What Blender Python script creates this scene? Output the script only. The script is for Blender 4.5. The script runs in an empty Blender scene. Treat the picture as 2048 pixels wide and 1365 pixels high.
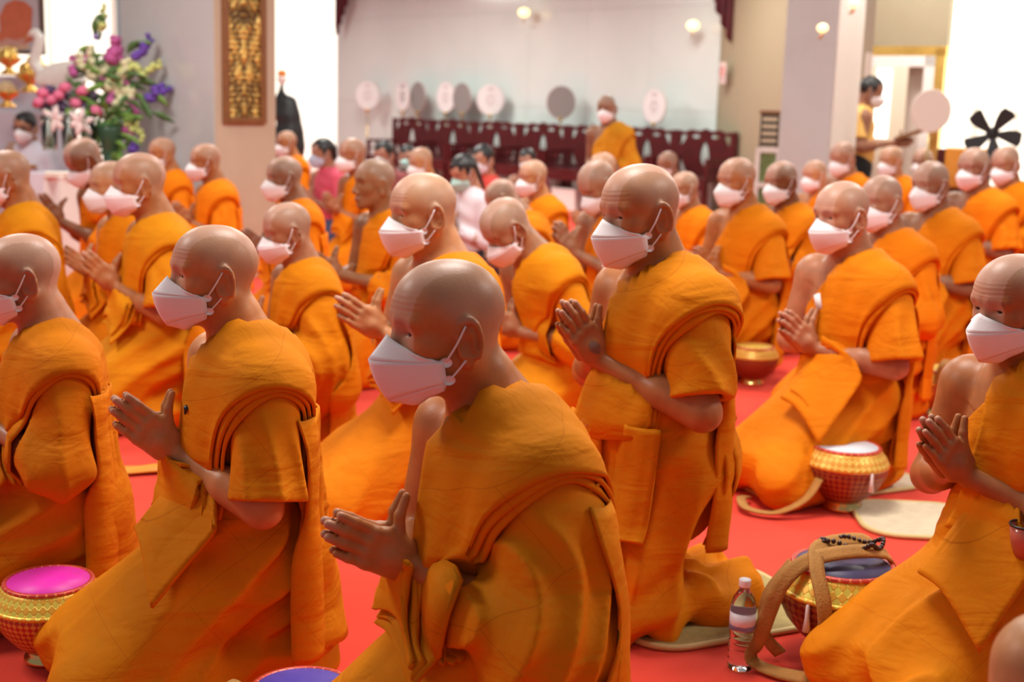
import bpy, bmesh, math, random, time
import numpy as np
from mathutils import Matrix, Vector
T0 = time.time()
SC = bpy.context.scene; COL = SC.collection
# ---------------------------------------------------------------- camera
FPX, W, H = 2600.0, 2048.0, 1365.0
CAMZ = 1.40
PITCH, ROLL = math.atan((682.5 - 213)/FPX), math.radians(1.7)
_f = np.array([0, math.cos(PITCH), -math.sin(PITCH)]); _r0 = np.array([1., 0, 0]); _u0 = np.array([0, math.sin(PITCH), math.cos(PITCH)])
_r = math.cos(ROLL)*_r0 + math.sin(ROLL)*_u0; _u = -math.sin(ROLL)*_r0 + math.cos(ROLL)*_u0
CAM = np.array([0, 0, CAMZ])
cam = bpy.data.cameras.new('camera'); cam_o = bpy.data.objects.new('camera', cam); COL.objects.link(cam_o); SC.camera = cam_o
cam.sensor_width = 36; cam.lens = FPX/W*36; cam.clip_start = .05
cam_o.matrix_world = Matrix([[_r[i], _u[i], -_f[i], CAM[i]] for i in range(3)] + [[0, 0, 0, 1]])
cam.dof.use_dof = True; cam.dof.focus_distance = 2.75; cam.dof.aperture_fstop = 3.0; cam.dof.aperture_blades = 7
def ray(px, py): return _f + _r*(px - W/2)/FPX + _u*(H/2 - py)/FPX
def at_depth(px, py, d): return CAM + ray(px, py)*d
def on_floor(px, py, z=0.0):
    r = ray(px, py); return CAM + r*((z - CAMZ)/r[2])
# ---------------------------------------------------------------- world, lights, exposure
SC.view_settings.view_transform = 'Standard'; SC.view_settings.look = 'None'; SC.view_settings.gamma = 1; SC.view_settings.use_curve_mapping = False
SC.view_settings.exposure = 0.16
wd = bpy.data.worlds.new('world'); SC.world = wd; wd.use_nodes = True
wd.node_tree.nodes['Background'].inputs[0].default_value = (.97, .98, 1.0, 1); wd.node_tree.nodes['Background'].inputs[1].default_value = .22
def area(name, loc, sx, sy, energy, col, rot=(0, 0, 0)):
    l = bpy.data.lights.new(name, 'AREA'); l.shape = 'RECTANGLE'; l.size = sx; l.size_y = sy; l.energy = energy; l.color = col
    o = bpy.data.objects.new(name, l); COL.objects.link(o); o.location = loc; o.rotation_euler = rot; return o
HALL = math.radians(-44)                       # the hall's walls run at this angle to the camera
for i, (x, y) in enumerate(((-3.6, 3.4), (.2, 3.9), (3.8, 3.4), (-3.6, 8), (.2, 8), (3.8, 8), (-1.5, 12), (3, 11.5), (-2.5, 17), (1.5, 15.5), (-5.2, 20.5), (-2.2, 18.2))):  # last two added to brighten the dark left part of the back wall
    area('ceiling_and_fill_light_%d' % i, (x, y, 3.5), 1.1, 1.1, (105 if y < 7 else 92) if y < 14 else 105, (1, .95, .88), (0, 0, HALL))
# ---------------------------------------------------------------- sdf toolkit
F32 = np.float32
def vec(*a): return np.array(a, F32)
def smin(a, b, k):
    h = np.clip(0.5 + 0.5*(b - a)/k, 0, 1)
    return b + (a - b)*h - k*h*(1 - h)
def smax(a, b, k): return -smin(-a, -b, k)
def s_sphere(P, c, r): return np.sqrt(((P - vec(*c))**2).sum(1)) - r
def s_ell(P, c, r):
    r = vec(*r); q = P - vec(*c)
    k0 = np.sqrt(((q/r)**2).sum(1)); k1 = np.sqrt(((q/(r*r))**2).sum(1)) + 1e-9
    return np.where(k0 < 1e-3, -r.min(), k0*(k0 - 1.0)/k1)
def s_cap(P, a, b, ra, rb=None):
    a = vec(*a); b = vec(*b); rb = ra if rb is None else rb
    ab = b - a; q = P - a
    t = np.clip((q @ ab)/(ab @ ab + 1e-12), 0, 1)
    return np.sqrt(((q - t[:, None]*ab)**2).sum(1)) - (ra + (rb - ra)*t)
def s_box(P, c, hs, r=0.0):
    q = np.abs(P - vec(*c)) - vec(*hs) + r
    return np.sqrt((np.maximum(q, 0)**2).sum(1)) + np.minimum(q.max(1), 0) - r
def rsin(x): return np.sqrt(np.sin(x)**2 + .03)
def smooth(e0, e1, x):
    t = np.clip((x - e0)/(e1 - e0), 0, 1); return t*t*(3 - 2*t)
def rot_y(a):
    c, s = math.cos(a), math.sin(a); return np.array([[c, 0, s], [0, 1, 0], [-s, 0, c]], F32)
def rot_z(a):
    c, s = math.cos(a), math.sin(a); return np.array([[c, -s, 0], [s, c, 0], [0, 0, 1]], F32)
def rot_x(a):
    c, s = math.cos(a), math.sin(a); return np.array([[1, 0, 0], [0, c, -s], [0, s, c]], F32)
class Noise:
    """smooth pseudo noise: a few sine waves in random directions"""
    def __init__(self, seed, n=5):
        r = np.random.RandomState(seed)
        d = r.normal(size=(n, 3)); d /= np.linalg.norm(d, axis=1)[:, None]
        self.k = (d*r.uniform(.6, 1.5, (n, 1))).astype(F32); self.ph = r.uniform(0, 6.28, n).astype(F32)
    def __call__(self, P, f):
        return np.sin(P @ (self.k.T*F32(f*6.283)) + self.ph).mean(1)*1.6

def mesh_sdf(f, lo, hi, h, B=8, margin=.03):
    """sparse block evaluation + naive surface nets -> verts, quads"""
    lo = np.array(lo, float); hi = np.array(hi, float)
    nb = np.ceil((hi - lo)/(h*B)).astype(int); n = nb*B
    gi = np.stack(np.meshgrid(*[np.arange(k) for k in nb], indexing='ij'), -1).reshape(-1, 3)
    cen = (lo + (gi*B + (B - 1)/2)*h).astype(F32)
    dc = f(cen)
    act = np.abs(dc) < h*B*0.9 + margin
    D = np.where(dc > 0, 1.0, -1.0).astype(F32).reshape(nb)
    D = D.repeat(B, 0).repeat(B, 1).repeat(B, 2)
    D6 = D.reshape(nb[0], B, nb[1], B, nb[2], B)
    off = np.stack(np.meshgrid(*[np.arange(B)]*3, indexing='ij'), -1).reshape(-1, 3)
    ids = gi[act]
    CH = 400
    for s in range(0, len(ids), CH):
        blk = ids[s:s + CH]
        P = (lo + ((blk[:, None, :]*B + off[None])*h)).reshape(-1, 3).astype(F32)
        d = f(P).reshape(len(blk), B, B, B)
        D6[blk[:, 0], :, blk[:, 1], :, blk[:, 2], :] = d
    D = D6.reshape(n)
    # never open at the box border
    for ax in range(3):
        sl = [slice(None)]*3
        for e in (0, -1):
            sl[ax] = e; D[tuple(sl)] = np.maximum(D[tuple(sl)], .001)
    S = D < 0
    m = S[:-1, :-1, :-1].astype(np.int8)
    cnt = np.zeros_like(m)
    cor = [(i, j, k) for i in (0, 1) for j in (0, 1) for k in (0, 1)]
    for i, j, k in cor:
        cnt += S[i:n[0] - 1 + i, j:n[1] - 1 + j, k:n[2] - 1 + k]
    cells = np.argwhere((cnt > 0) & (cnt < 8))
    vid = -np.ones(cnt.shape, np.int32); vid[tuple(cells.T)] = np.arange(len(cells))
    val = np.stack([D[cells[:, 0] + i, cells[:, 1] + j, cells[:, 2] + k] for i, j, k in cor], 1)
    acc = np.zeros((len(cells), 3)); num = np.zeros(len(cells))
    for a in range(8):
        for b in range(a + 1, 8):
            ca, cb = np.array(cor[a]), np.array(cor[b])
            if abs(ca - cb).sum() != 1: continue
            va, vb = val[:, a], val[:, b]
            x = (va < 0) != (vb < 0)
            t = va[x]/(va[x] - vb[x])
            acc[x] += ca + t[:, None]*(cb - ca); num[x] += 1
    V = lo + (cells + acc/num[:, None])*h
    Q = []
    for ax in range(3):
        o1, o2 = (ax + 1) % 3, (ax + 2) % 3
        a = [slice(1, -1)]*3; a[ax] = slice(0, -1); b = list(a); b[ax] = slice(1, None)
        A, Bv = S[tuple(a)], S[tuple(b)]
        e = np.argwhere(A != Bv)
        if not len(e): continue
        flip = A[tuple(e.T)]
        base = e.copy(); base[:, o1] += 1; base[:, o2] += 1
        def cell(d1, d2):
            c = base.copy(); c[:, o1] -= d1; c[:, o2] -= d2
            return vid[tuple(c.T)]
        q = np.stack([cell(1, 1), cell(0, 1), cell(0, 0), cell(1, 0)], 1)
        q[~flip] = q[~flip][:, ::-1]
        Q.append(q)
    Q = np.concatenate(Q)
    Q = Q[(Q >= 0).all(1)]
    return V.astype(F32), Q.astype(np.int32)

def grad(f, P, e=.004):
    g = np.stack([f(P + vec(e, 0, 0)) - f(P - vec(e, 0, 0)), f(P + vec(0, e, 0)) - f(P - vec(0, e, 0)),
                  f(P + vec(0, 0, e)) - f(P - vec(0, 0, e))], 1)
    return g/(np.linalg.norm(g, axis=1)[:, None] + 1e-6)

def mk_mesh(name, V, Fc, mat=None, smooth=True, attrs=None):
    """V (n,3) array, Fc (m,k) array or list of polygons"""
    me = bpy.data.meshes.new(name)
    if isinstance(Fc, np.ndarray):
        k = Fc.shape[1]
        me.vertices.add(len(V)); me.vertices.foreach_set('co', np.asarray(V, F32).ravel())
        me.loops.add(Fc.size); me.loops.foreach_set('vertex_index', Fc.astype(np.int32).ravel())
        me.polygons.add(len(Fc)); me.polygons.foreach_set('loop_start', (np.arange(len(Fc))*k).astype(np.int32))
        me.update(calc_edges=True); me.validate()
    else:
        me.from_pydata([tuple(map(float, v)) for v in V], [], [tuple(map(int, q)) for q in Fc]); me.update()
    if smooth: me.polygons.foreach_set('use_smooth', np.ones(len(me.polygons), bool))
    for an, av in (attrs or {}).items():
        at = me.attributes.new(an, 'FLOAT', 'POINT'); at.data.foreach_set('value', np.asarray(av, F32))
    if mat is not None: me.materials.append(mat)
    return me
def link(name, data, parent=None, loc=None):
    o = bpy.data.objects.new(name, data); COL.objects.link(o)
    if parent is not None: o.parent = parent
    if loc is not None: o.location = loc
    return o
def tag(o, label=None, cat=None, group=None, kind=None):
    if label: o['label'] = label
    if cat: o['category'] = cat
    if group: o['group'] = group
    if kind: o['kind'] = kind
    return o
def thing(name, label, cat, loc=(0, 0, 0), rz=0, group=None):
    o = link(name, None, loc=loc); o.rotation_euler = (0, 0, rz); o.empty_display_size = .1
    return tag(o, label, cat, group)

def crspline(pts, n):
    """catmull-rom resample of control points (k,3) -> (n,3)"""
    p = np.asarray(pts, float); k = len(p)
    t = np.linspace(0, k - 1, n); i = np.clip(t.astype(int), 0, k - 2); u = (t - i)[:, None]
    g = lambda j: p[np.clip(j, 0, k - 1)]
    p0, p1, p2, p3 = g(i - 1), g(i), g(i + 1), g(i + 2)
    return .5*((2*p1) + (-p0 + p2)*u + (2*p0 - 5*p1 + 4*p2 - p3)*u**2 + (-p0 + 3*p1 - 3*p2 + p3)*u**3)
def grid_faces(nu, nv, close_u=False):
    i, j = np.meshgrid(np.arange(nu if close_u else nu - 1), np.arange(nv - 1), indexing='ij')
    a = i*nv + j; b = ((i + 1) % nu)*nv + j
    return np.stack([a, b, b + 1, a + 1], -1).reshape(-1, 4)
def thick_sheet(G, t):
    """grid (nu,nv,3) -> closed thin slab, G is the middle sheet"""
    nu, nv = G.shape[:2]
    du = np.gradient(G, axis=0); dv = np.gradient(G, axis=1)
    N = np.cross(du, dv); N /= np.linalg.norm(N, axis=2, keepdims=True) + 1e-9
    A = (G + N*t/2).reshape(-1, 3); Bm = (G - N*t/2).reshape(-1, 3)
    q = grid_faces(nu, nv); m = nu*nv
    fs = [q, q[:, ::-1] + m]
    per = [i*nv for i in range(nu)] + [(nu - 1)*nv + j for j in range(1, nv)] + \
          [i*nv + nv - 1 for i in range(nu - 2, -1, -1)] + [j for j in range(nv - 2, 0, -1)]
    per = np.array(per); nx = np.roll(per, -1)
    fs.append(np.stack([nx, per, per + m, nx + m], 1))
    return np.concatenate([A, Bm]), np.concatenate(fs)
def tube(path, r, sides=8, close=False, flat=1.0, caps=True):
    """swept tube along (n,3) path; r scalar or per point"""
    p = np.asarray(path, float); n = len(p)
    r = np.full(n, r) if np.isscalar(r) else np.asarray(r)
    t = np.gradient(p, axis=0)
    if close: t = np.roll(p, -1, 0) - np.roll(p, 1, 0)
    t /= np.linalg.norm(t, axis=1)[:, None] + 1e-9
    up = np.array([0, 0, 1.]) if abs(t[0][2]) < .9 else np.array([1., 0, 0])
    V = []
    nrm = np.cross(t[0], up); nrm /= np.linalg.norm(nrm)
    for i in range(n):
        nrm = nrm - t[i]*(nrm @ t[i]); nrm /= np.linalg.norm(nrm) + 1e-9
        b = np.cross(t[i], nrm)
        for k in range(sides):
            a = 2*math.pi*k/sides
            V.append(p[i] + r[i]*(math.cos(a)*nrm + flat*math.sin(a)*b))
    V = np.array(V); Fs = []
    for i in range(n if close else n - 1):
        for k in range(sides):
            a = i*sides + k; b = i*sides + (k + 1) % sides; j = ((i + 1) % n)*sides
            Fs.append((a, b, j + (k + 1) % sides, j + k))
    if caps and not close:
        Fs.append(tuple(range(sides))[::-1]); Fs.append(tuple((n - 1)*sides + k for k in range(sides)))
    return V, Fs
def lathe(prof, n=32, cap=True):
    """profile [(r,z)...] revolved round z"""
    V = []; Fs = []; m = len(prof)
    for i in range(n):
        a = 2*math.pi*i/n
        for r, z in prof: V.append((r*math.cos(a), r*math.sin(a), z))
    for i in range(n):
        for j in range(m - 1):
            a = i*m + j; b = ((i + 1) % n)*m + j
            Fs.append((a, b, b + 1, a + 1))
    if cap:
        if prof[0][0] > 1e-5: Fs.append(tuple(i*m for i in range(n))[::-1])
        if prof[-1][0] > 1e-5: Fs.append(tuple(i*m + m - 1 for i in range(n)))
    return np.array(V), Fs
def box_vf(c, s):
    c = np.array(c, float); s = np.array(s, float)/2
    V = np.array([(x, y, z) for x in (-1, 1) for y in (-1, 1) for z in (-1, 1)])*s + c
    return V, [(0, 1, 3, 2), (4, 6, 7, 5), (0, 4, 5, 1), (2, 3, 7, 6), (0, 2, 6, 4), (1, 5, 7, 3)]
def merge(parts):
    Vs, Fs, o = [], [], 0
    for V, Fc in parts:
        V = np.asarray(V, float).reshape(-1, 3); Vs.append(V); Fs += [tuple(int(i) + o for i in q) for q in Fc]; o += len(V)
    return np.concatenate(Vs), Fs
def bevel(o, w, seg=2):
    m = o.modifiers.new('bevel', 'BEVEL'); m.width = w; m.segments = seg; m.limit_method = 'ANGLE'; return o

# ---------------------------------------------------------------- person builder
# local axes: x forward, y to the person's left, z up
class Monk:
    D = dict(hip=.33, lean=.05, girth=1.0, neck=.054, head_pitch=.05, head_yaw=0., head_roll=0., head_scale=1.0,
             head_x=.055, wrist=(.185, .26), hand_pitch=.75, elbow=(.03, .235, .17), relbow=(.085, -.22, .19), seed=1,
             sleeve='short', knee_x=.42, knee_z=.09, knee_y=.15, vox=.005, rvox=.009, fold=1.0,
             mask=True, seat='heels', flap='small', tail=True, spread=1.0, hands=True, thumb=1.25, bare=True, plain=False, belly=0.)
    def __init__(s, **k):
        for a, b in {**s.D, **k}.items(): setattr(s, a, b)
        s.N1 = Noise(s.seed); s.N2 = Noise(s.seed + 50); s.N3 = Noise(s.seed + 99)
        s.Ru = rot_y(s.lean)                                   # leans forward (x+) for positive values
        s.hp = vec(0, 0, s.hip)
        s.hc = vec(s.head_x, 0, .66)
        s.Rh = rot_z(s.head_yaw) @ rot_y(s.head_pitch) @ rot_x(s.head_roll)
    def U(s, P): return (P - s.hp) @ s.Ru                       # world -> upper body space (inverse rotation)
    def toW(s, Q): return np.asarray(Q, F32) @ s.Ru.T + s.hp
    def H(s, Q): return ((Q - s.hc) @ s.Rh)/s.head_scale
    def headW(s, X): return s.toW((np.asarray(X, F32)*s.head_scale) @ s.Rh.T + s.hc)
    # --- head in head space
    def head(s, X):
        Y = X.copy(); Y[:, 1] = np.abs(Y[:, 1])
        d = s_ell(Y, (-.004, 0, .042), (.099, .077, .088))
        d = smin(d, s_ell(Y, (.03, 0, .042), (.066, .066, .072)), .03)
        d = smin(d, s_ell(Y, (.030, 0, -.03), (.066, .058, .078)), .03)
        d = smin(d, s_cap(Y, (.0, .045, -.05), (.07, .014, -.088), .024, .02), .025)
        d = smin(d, s_sphere(Y, (.056, .040, -.014), .026), .022)
        d = smin(d, s_cap(Y, (.078, .046, .033), (.092, .012, .036), .010), .016)
        d = smin(d, s_sphere(Y, (.076, 0, -.095), .020), .02)
        d = smin(d, s_ell(Y, (.096, 0, -.064), (.012, .024, .013)), .012)
        d = smax(d, -s_sphere(Y, (.108, .033, .013), .020), .012)
        d = smin(d, s_cap(Y, (.090, 0, .020), (.114, 0, -.028), .008, .012), .012)
        d = smin(d, s_sphere(Y, (.103, .012, -.034), .0095), .006)
        d = smin(d, s_ell(Y, (.0735, .033, .013), (.0140, .0165, .0125)), .004)
        d = smax(d, -s_ell(Y, (.0905, .033, .0112), (.009, .0140, .0050)), .002)
        d = smin(d, s_cap(Y, (.0845, .019, .0205), (.0775, .046, .0195), .0042), .004)   # upper lid fold
        d = smin(d, s_cap(Y, (.083, .020, .001), (.074, .044, .003), .004), .009)     # pouch
        # ear: plate, rim, lobe
        E = ((Y - vec(-.008, .080, -.002)) @ rot_z(-.5))/1.18
        plate = s_ell(E, (0, 0, 0), (.0165, .0055, .031))
        a = np.sqrt((E[:, 0]/.0175)**2 + (E[:, 2]/.032)**2) + 1e-6
        rim = np.sqrt(((a - 1)*.024)**2 + (E[:, 1] - .005)**2) - .0048
        ear = smin(plate, np.where(E[:, 2] > -.026, rim, .02), .004)
        ear = smin(ear, s_ell(E, (.004, .002, -.030), (.010, .0055, .011)), .006)
        ear = smin(ear, s_cap(E, (-.004, .005, .016), (-.006, .005, -.012), .003), .004)
        ear = smax(ear, -s_ell(E, (.004, .008, -.003), (.007, .006, .012)), .003)
        return smin(d, ear*1.18, .008)
    def skull(s, X):
        Y = X.copy(); Y[:, 1] = np.abs(Y[:, 1])
        d = s_ell(Y, (-.004, 0, .042), (.099, .077, .088))
        return smin(d, s_ell(Y, (.030, 0, -.03), (.066, .058, .078)), .03)
    # --- trunk in upper space
    def trunk(s, Q):
        g = s.girth
        d = s_ell(Q, (.005, 0, .33), (.115*g, .165*g, .19))
        d = smin(d, s_cap(Q, (-.01, -.13, .437), (-.01, .13, .425), .060*g), .06)
        d = smin(d, s_cap(Q, (-.015, 0, .44), (s.head_x*.4, 0, .56), .085*g, .058), .06)
        d = smin(d, s_ell(Q, (.025 + s.belly*.5, 0, .13), (.124*g + s.belly, .150*g + s.belly*.5, .17)), .07)
        return d
    def shoulders(s, Q):
        g = s.girth
        d = s_cap(Q, (-.01, -.15*g, .455), s.relbow, .056*g, .041*g)
        return d
    def arms(s, Q):
        g = .55 + .45*s.girth
        d = s_cap(Q, (-.005, .165, .42), s.elbow, .050*g, .041*g)
        r = smin(s_cap(Q, (.035, -.16, .435), s.relbow, .064*g, .046*g), s_sphere(Q, (.02, -.15, .440), .066*g), .05)
        wx, wz = s.wrist
        for sg, el in ((1, s.elbow), (-1, s.relbow)):
            w = (wx, sg*.024, wz)
            m = [el[i]*.62 + w[i]*.38 for i in range(3)]
            fa = smin(s_cap(Q, el, w, .041*g, .024), s_cap(Q, el, m, .040*g, .043*g), .03)
            if sg > 0: d = smin(d, fa, .02)
            else: r = smin(r, fa, .02)
        return d, r
    def forearms(s, Q):
        g = .55 + .45*s.girth; wx, wz = s.wrist; d = None
        for sg, el in ((1, s.elbow), (-1, s.relbow)):
            w = (wx, sg*.024, wz)
            c = s_cap(Q, [el[i]*.85 + w[i]*.15 for i in range(3)], w, .042*g, .026); d = c if d is None else np.minimum(d, c)
        p = s.hand_pitch
        return np.minimum(d, s_cap(Q, (wx, 0, wz), (wx + .17*math.cos(p), 0, wz + .17*math.sin(p)), .042, .03))
    def hand(s, Q, sg):
        p = s.hand_pitch; wx, wz = s.wrist
        d_ = vec(math.cos(p), 0, math.sin(p)); t_ = vec(-math.sin(p), 0, math.cos(p))
        q = Q - vec(wx, 0, wz)
        X = np.stack([q @ d_, q[:, 1]*sg, q @ t_], 1)       # x along fingers, y outwards, z thumb side
        X[:, 0] -= .012
        y0 = .0
        d = s_cap(X, (-.02, .024 + y0, 0), (.03, .022 + y0, .0), .024, .026)
        pal = s_box(X, (.046, .0165 + y0, .0), (.046, .0145, .041), .013)
        d = smin(d, pal, .018)
        d = smin(d, s_cap(X, (.012, .018, .024), (.06, .018, .036), .019, .013), .012)    # thenar
        f = s.spread
        for (bx, bz, L, r, an) in ((.086, .031, .080, .0103, .07), (.092, .0105, .089, .0107, .015),
                                   (.088, -.0105, .081, .0102, -.05), (.078, -.031, .062, .0092, -.14)):
            an *= f*.32; c, sn = math.cos(an), math.sin(an)
            a = (bx - .02, .013, bz); k = (bx + L*.48*c, .0128 + .003, bz + L*.48*sn)
            e = (bx + L*c - r, .0105, bz + L*sn)
            fg = smin(s_cap(X, a, k, r*1.08, r*1.0), s_cap(X, k, e, r*1.0, r*.82), .004)
            d = smin(d, fg, .004)
            d = smin(d, s_sphere(X, (bx - .004, .022, bz), .0085), .009)                   # knuckle
        ta = s.thumb; c, sn = math.cos(ta), math.sin(ta)
        tb = (.030, .016, .030); tm = (.030 + .045*c + .012, .015, .030 + .045*sn); te = (.030 + .083*c + .006, .0105, .030 + .083*sn)
        d = smin(d, smin(s_cap(X, tb, tm, .014, .0105), s_cap(X, tm, te, .0105, .0085), .005), .010)
        return d
    def body_sdf(s, P):
        Q = s.U(P)
        d = smax(s.trunk(Q), -(s.forearms(Q) - .014), .01)
        # head within a ball
        r = np.sqrt(((Q - s.hc)**2).sum(1)); hd = r - .12
        near = r < .27
        if near.any(): hd[near] = s.head(s.H(Q[near]))*s.head_scale
        nk0 = s.headneck()
        neck = s_cap(Q, (-.022, 0, .49), nk0, s.neck*1.12, s.neck)
        Qa = Q.copy(); Qa[:, 1] = np.abs(Qa[:, 1])
        cord = s_cap(Qa, (.03, .018, .535), (nk0[0] - .004, .05, nk0[2] - .0), .011, .016)
        neck = smin(neck, cord, .02)
        d = smin(d, smin(hd, neck, .035), .04)
        l, rr = s.arms(Q)
        d = smin(smin(d, rr, .022), l, .022)
        d = smax(d, -(Q[:, 2] + .02), .01)
        if s.hands:
            wx, wz = s.wrist
            c = vec(wx + .08*math.cos(s.hand_pitch), 0, wz + .08*math.sin(s.hand_pitch))
            r = np.sqrt(((Q - c)**2).sum(1)); near = r < .19
            if near.any():
                q = Q[near]
                hl, hr = s.hand(q, 1), s.hand(q, -1)
                hl = np.maximum(hl, -(q[:, 1] - .0006)); hr = np.maximum(hr, q[:, 1] + .0006)
                w = np.minimum(hl, hr)
                d[near] = smin(d[near], w, .008)
        return d
    def headneck(s):
        v = (vec(-.022, 0, -.035)*s.head_scale) @ s.Rh.T + s.hc
        return tuple(float(x) for x in v)
    # --- robe
    def legs(s, P):
        """cloth over the kneeling legs, in root space"""
        k = s.knee_x; kz = s.knee_z; ky = s.knee_y; g = s.girth
        Y = P.copy(); Y[:, 1] = np.abs(Y[:, 1])
        d = s_ell(P, (-.01, 0, s.hip + .0), (.145*g, .185*g, .15))
        if s.seat == 'upright':
            d = smin(d, s_cap(Y, (.01, .085, s.hip), (k, ky, kz), .128*g, .10), .10)
            d = smin(d, s_cap(P, (.05, 0, s.hip + .02), (k + .02, 0, kz + .03), .13*g, .115), .08)
            d = smin(d, s_cap(Y, (k - .02, ky, .07), (k - .42, ky*.7, .06), .085, .07), .07)
            d = smin(d, s_cap(P, (k - .10, 0, .07), (k - .40, 0, .05), .10, .07), .07)
        elif s.seat == 'stand':
            d = smin(d, s_cap(Y, (0, .08, s.hip), (.0, .10, .05), .13, .10), .10)
            d = smin(d, s_cap(P, (0, 0, s.hip), (.0, 0, .08), .14, .12), .08)
        else:
            d = smin(d, s_cap(Y, (-.01, .085, s.hip + .0), (k, ky, kz), .125*g, .082), .09)
            d = smin(d, s_cap(P, (.02, 0, s.hip + .05), (k*.93, 0, kz + .03), .13*g, .085), .10)
            d = smin(d, s_cap(Y, (k - .04, ky, .075), (-.09, ky*.55, .075), .082, .080), .06)
            d = smin(d, s_ell(P, (-.07, 0, .14), (.12, .16, .17)), .08)
        return np.maximum(d, -(P[:, 2] - .004))
    def sleeve_sdf(s, Q, folds=False):
        """cloth on the left arm in upper space: a shell open at the hem, and the filled form"""
        sh = vec(-.012, .168, .418); el = vec(*s.elbow); ax = (el - sh)/np.linalg.norm(el - sh)
        t = (Q - sh) @ ax; L = float(np.linalg.norm(el - sh))
        g = s.girth; wx, wz = s.wrist; w = vec(wx, .024, wz); fax = (w - el)/np.linalg.norm(w - el)
        if s.sleeve == 'tight':
            c = s_cap(Q, sh, el, .074*g, .082*g); cut = t - L*.86; deep = L*.66 - t
        elif s.sleeve == 'wide':
            # the cloth bags over the elbow and opens round the forearm
            m = el*.50 + w*.50
            c = s_cap(Q, sh, el + vec(-.02, .01, -.02), .074*g, .105*g)
            c = smin(c, s_cap(Q, el + vec(-.01, .01, -.03), m + vec(.0, .012, -.025), .095*g, .075), .05)
            c = smin(c, s_cap(Q, sh + vec(-.05, .02, -.1), vec(-.06, .20, .02), .07, .10), .07)
            c = smin(c, s_cap(Q, el + vec(0, 0, -.02), vec(.03, .20, -.01), .09, .07), .06)
            cut = (Q - m) @ fax; deep = -.05 - cut
        elif s.sleeve == 'long':
            m = el*.62 + w*.38
            c = s_cap(Q, sh, el + vec(-.01, .0, -.01), .074*g, .09*g)
            c = smin(c, s_cap(Q, el, m, .088*g, .072), .04)
            cut = (Q - m) @ fax; deep = -.05 - cut
        else:
            e2 = el + ax*.02 + vec(-.005, .0, 0)
            c = s_cap(Q, sh, e2, .074*g, .108*g); cut = t - L*.94; deep = L*.66 - t
        if folds:
            n = s.N2(Q, 2.0)
            r = 1 - 2*rsin(((Q[:, 0]*1.0 - Q[:, 2]*.14)*40 + 1.8*n))**.8
            c = c - s.fold*((.013 if s.sleeve == 'wide' else .0095)*r + .004*s.N3(Q, 3.2))*smooth(.03, .16, t)
        return smax(smax(c, cut, .006), -np.maximum(c + .027, deep), .003), c, t
    def solid_sdf(s, P):
        """smooth filled version of the robe that loose cloth is laid on"""
        d = s.robe_sdf(P, folds=False, sleeve=False)
        return smin(d, s.sleeve_sdf(s.U(P))[1], .03)
    def robe_sdf(s, P, folds=True, sleeve=True):
        Q = s.U(P); g = s.girth
        T = s.trunk(Q) - .016
        # folds on the chest run from the left shoulder down to the right hip
        if folds:
            n = s.N1(P, 2.2)
            w = Q[:, 2]*.75 - Q[:, 1]*.75 + .02*n
            T = T - s.fold*.007*(1 - 2*rsin((w*42 + 1.6*n))**.8)*(.5 + .5*s.N3(P, 1.5))*smooth(.02, .2, Q[:, 2])
            T = T - s.fold*.004*s.N2(P, 5)
        T = smax(T, ((Q[:, 2] - .515) - 1.05*(Q[:, 1] - .06) - .9*np.maximum(-.11 - Q[:, 1], 0)*-1)*.75, .006) if s.bare else T
        nk0 = s.headneck()
        neck = s_cap(Q, (-.02, 0, .47), nk0, s.neck*1.15 + .010)
        L = s.legs(P)
        if folds:
            # long folds from waist to knee, plus smaller crossing ones
            if s.seat in ('upright', 'stand'):
                an = np.arctan2(P[:, 1], P[:, 0] - .0)
                nn = s.N2(P*vec(1, 1, .35), 1.6)
                f1 = (1 - 2*rsin((an*5.5 + 2.3*nn))**.8)*smooth(s.hip + .1, s.hip - .25, P[:, 2])
                f2 = np.sin((P[:, 2]*1.0 + P[:, 0]*.9)*34 + 5*s.N3(P, 1.7))
                L = L - s.fold*(.017*f1 + .009*f2)
                d_ = np.abs(P[:, 1]); L = L - .02*smooth(.2, .0, P[:, 2])*(.5 + .5*np.sin(an*9 + 3*nn))
            else:
                ax = vec(s.knee_x, 0, s.knee_z - s.hip - .12); ax = ax/np.linalg.norm(ax)
                pe = vec(-ax[2], 0, ax[0])
                nn = s.N2(P*vec(.5, .8, .5), 1.8)
                w = (P - vec(-.1, 0, s.hip + .1)) @ pe + .35*np.abs(P[:, 1]) + .045*nn
                al = (P - vec(0, 0, s.hip)) @ ax
                f1 = 1 - 2*rsin((w*34 + 1.1*s.N3(P, 1.2)))**.8; f1 = f1*(.55 + .45*s.N1(P, 1.3))
                f2 = np.sin((P[:, 2]*1.3 + P[:, 0]*.2)*40 + 5*s.N1(P, 1.6))
                L = L - s.fold*(.014*f1*smooth(.02, .10, P[:, 2]) + .008*f2*smooth(.18, -.10, P[:, 0]) + .004*s.N3(P, 4))
        d = smin(T, L, .05)
        # belt
        bz = Q[:, 2] - .105 + .05*Q[:, 0]
        belt = np.maximum(s.trunk(Q) - .026, np.abs(bz) - .022)
        d = smin(d, belt, .008)
        d = smax(d, -neck, .006)
        fa = s.forearms(Q)
        d = smax(d, -(fa - .005), .012)
        if sleeve:
            sl, c, t = s.sleeve_sdf(Q, folds)
            d = smin(d, sl, .008)
        d = np.maximum(d, -(P[:, 2] - .004))
        return d
    def bounds(s):
        top = s.hip + .86
        return (-.42, -.36, -.02), (max(.62, s.knee_x + .16), .40, top)
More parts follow.
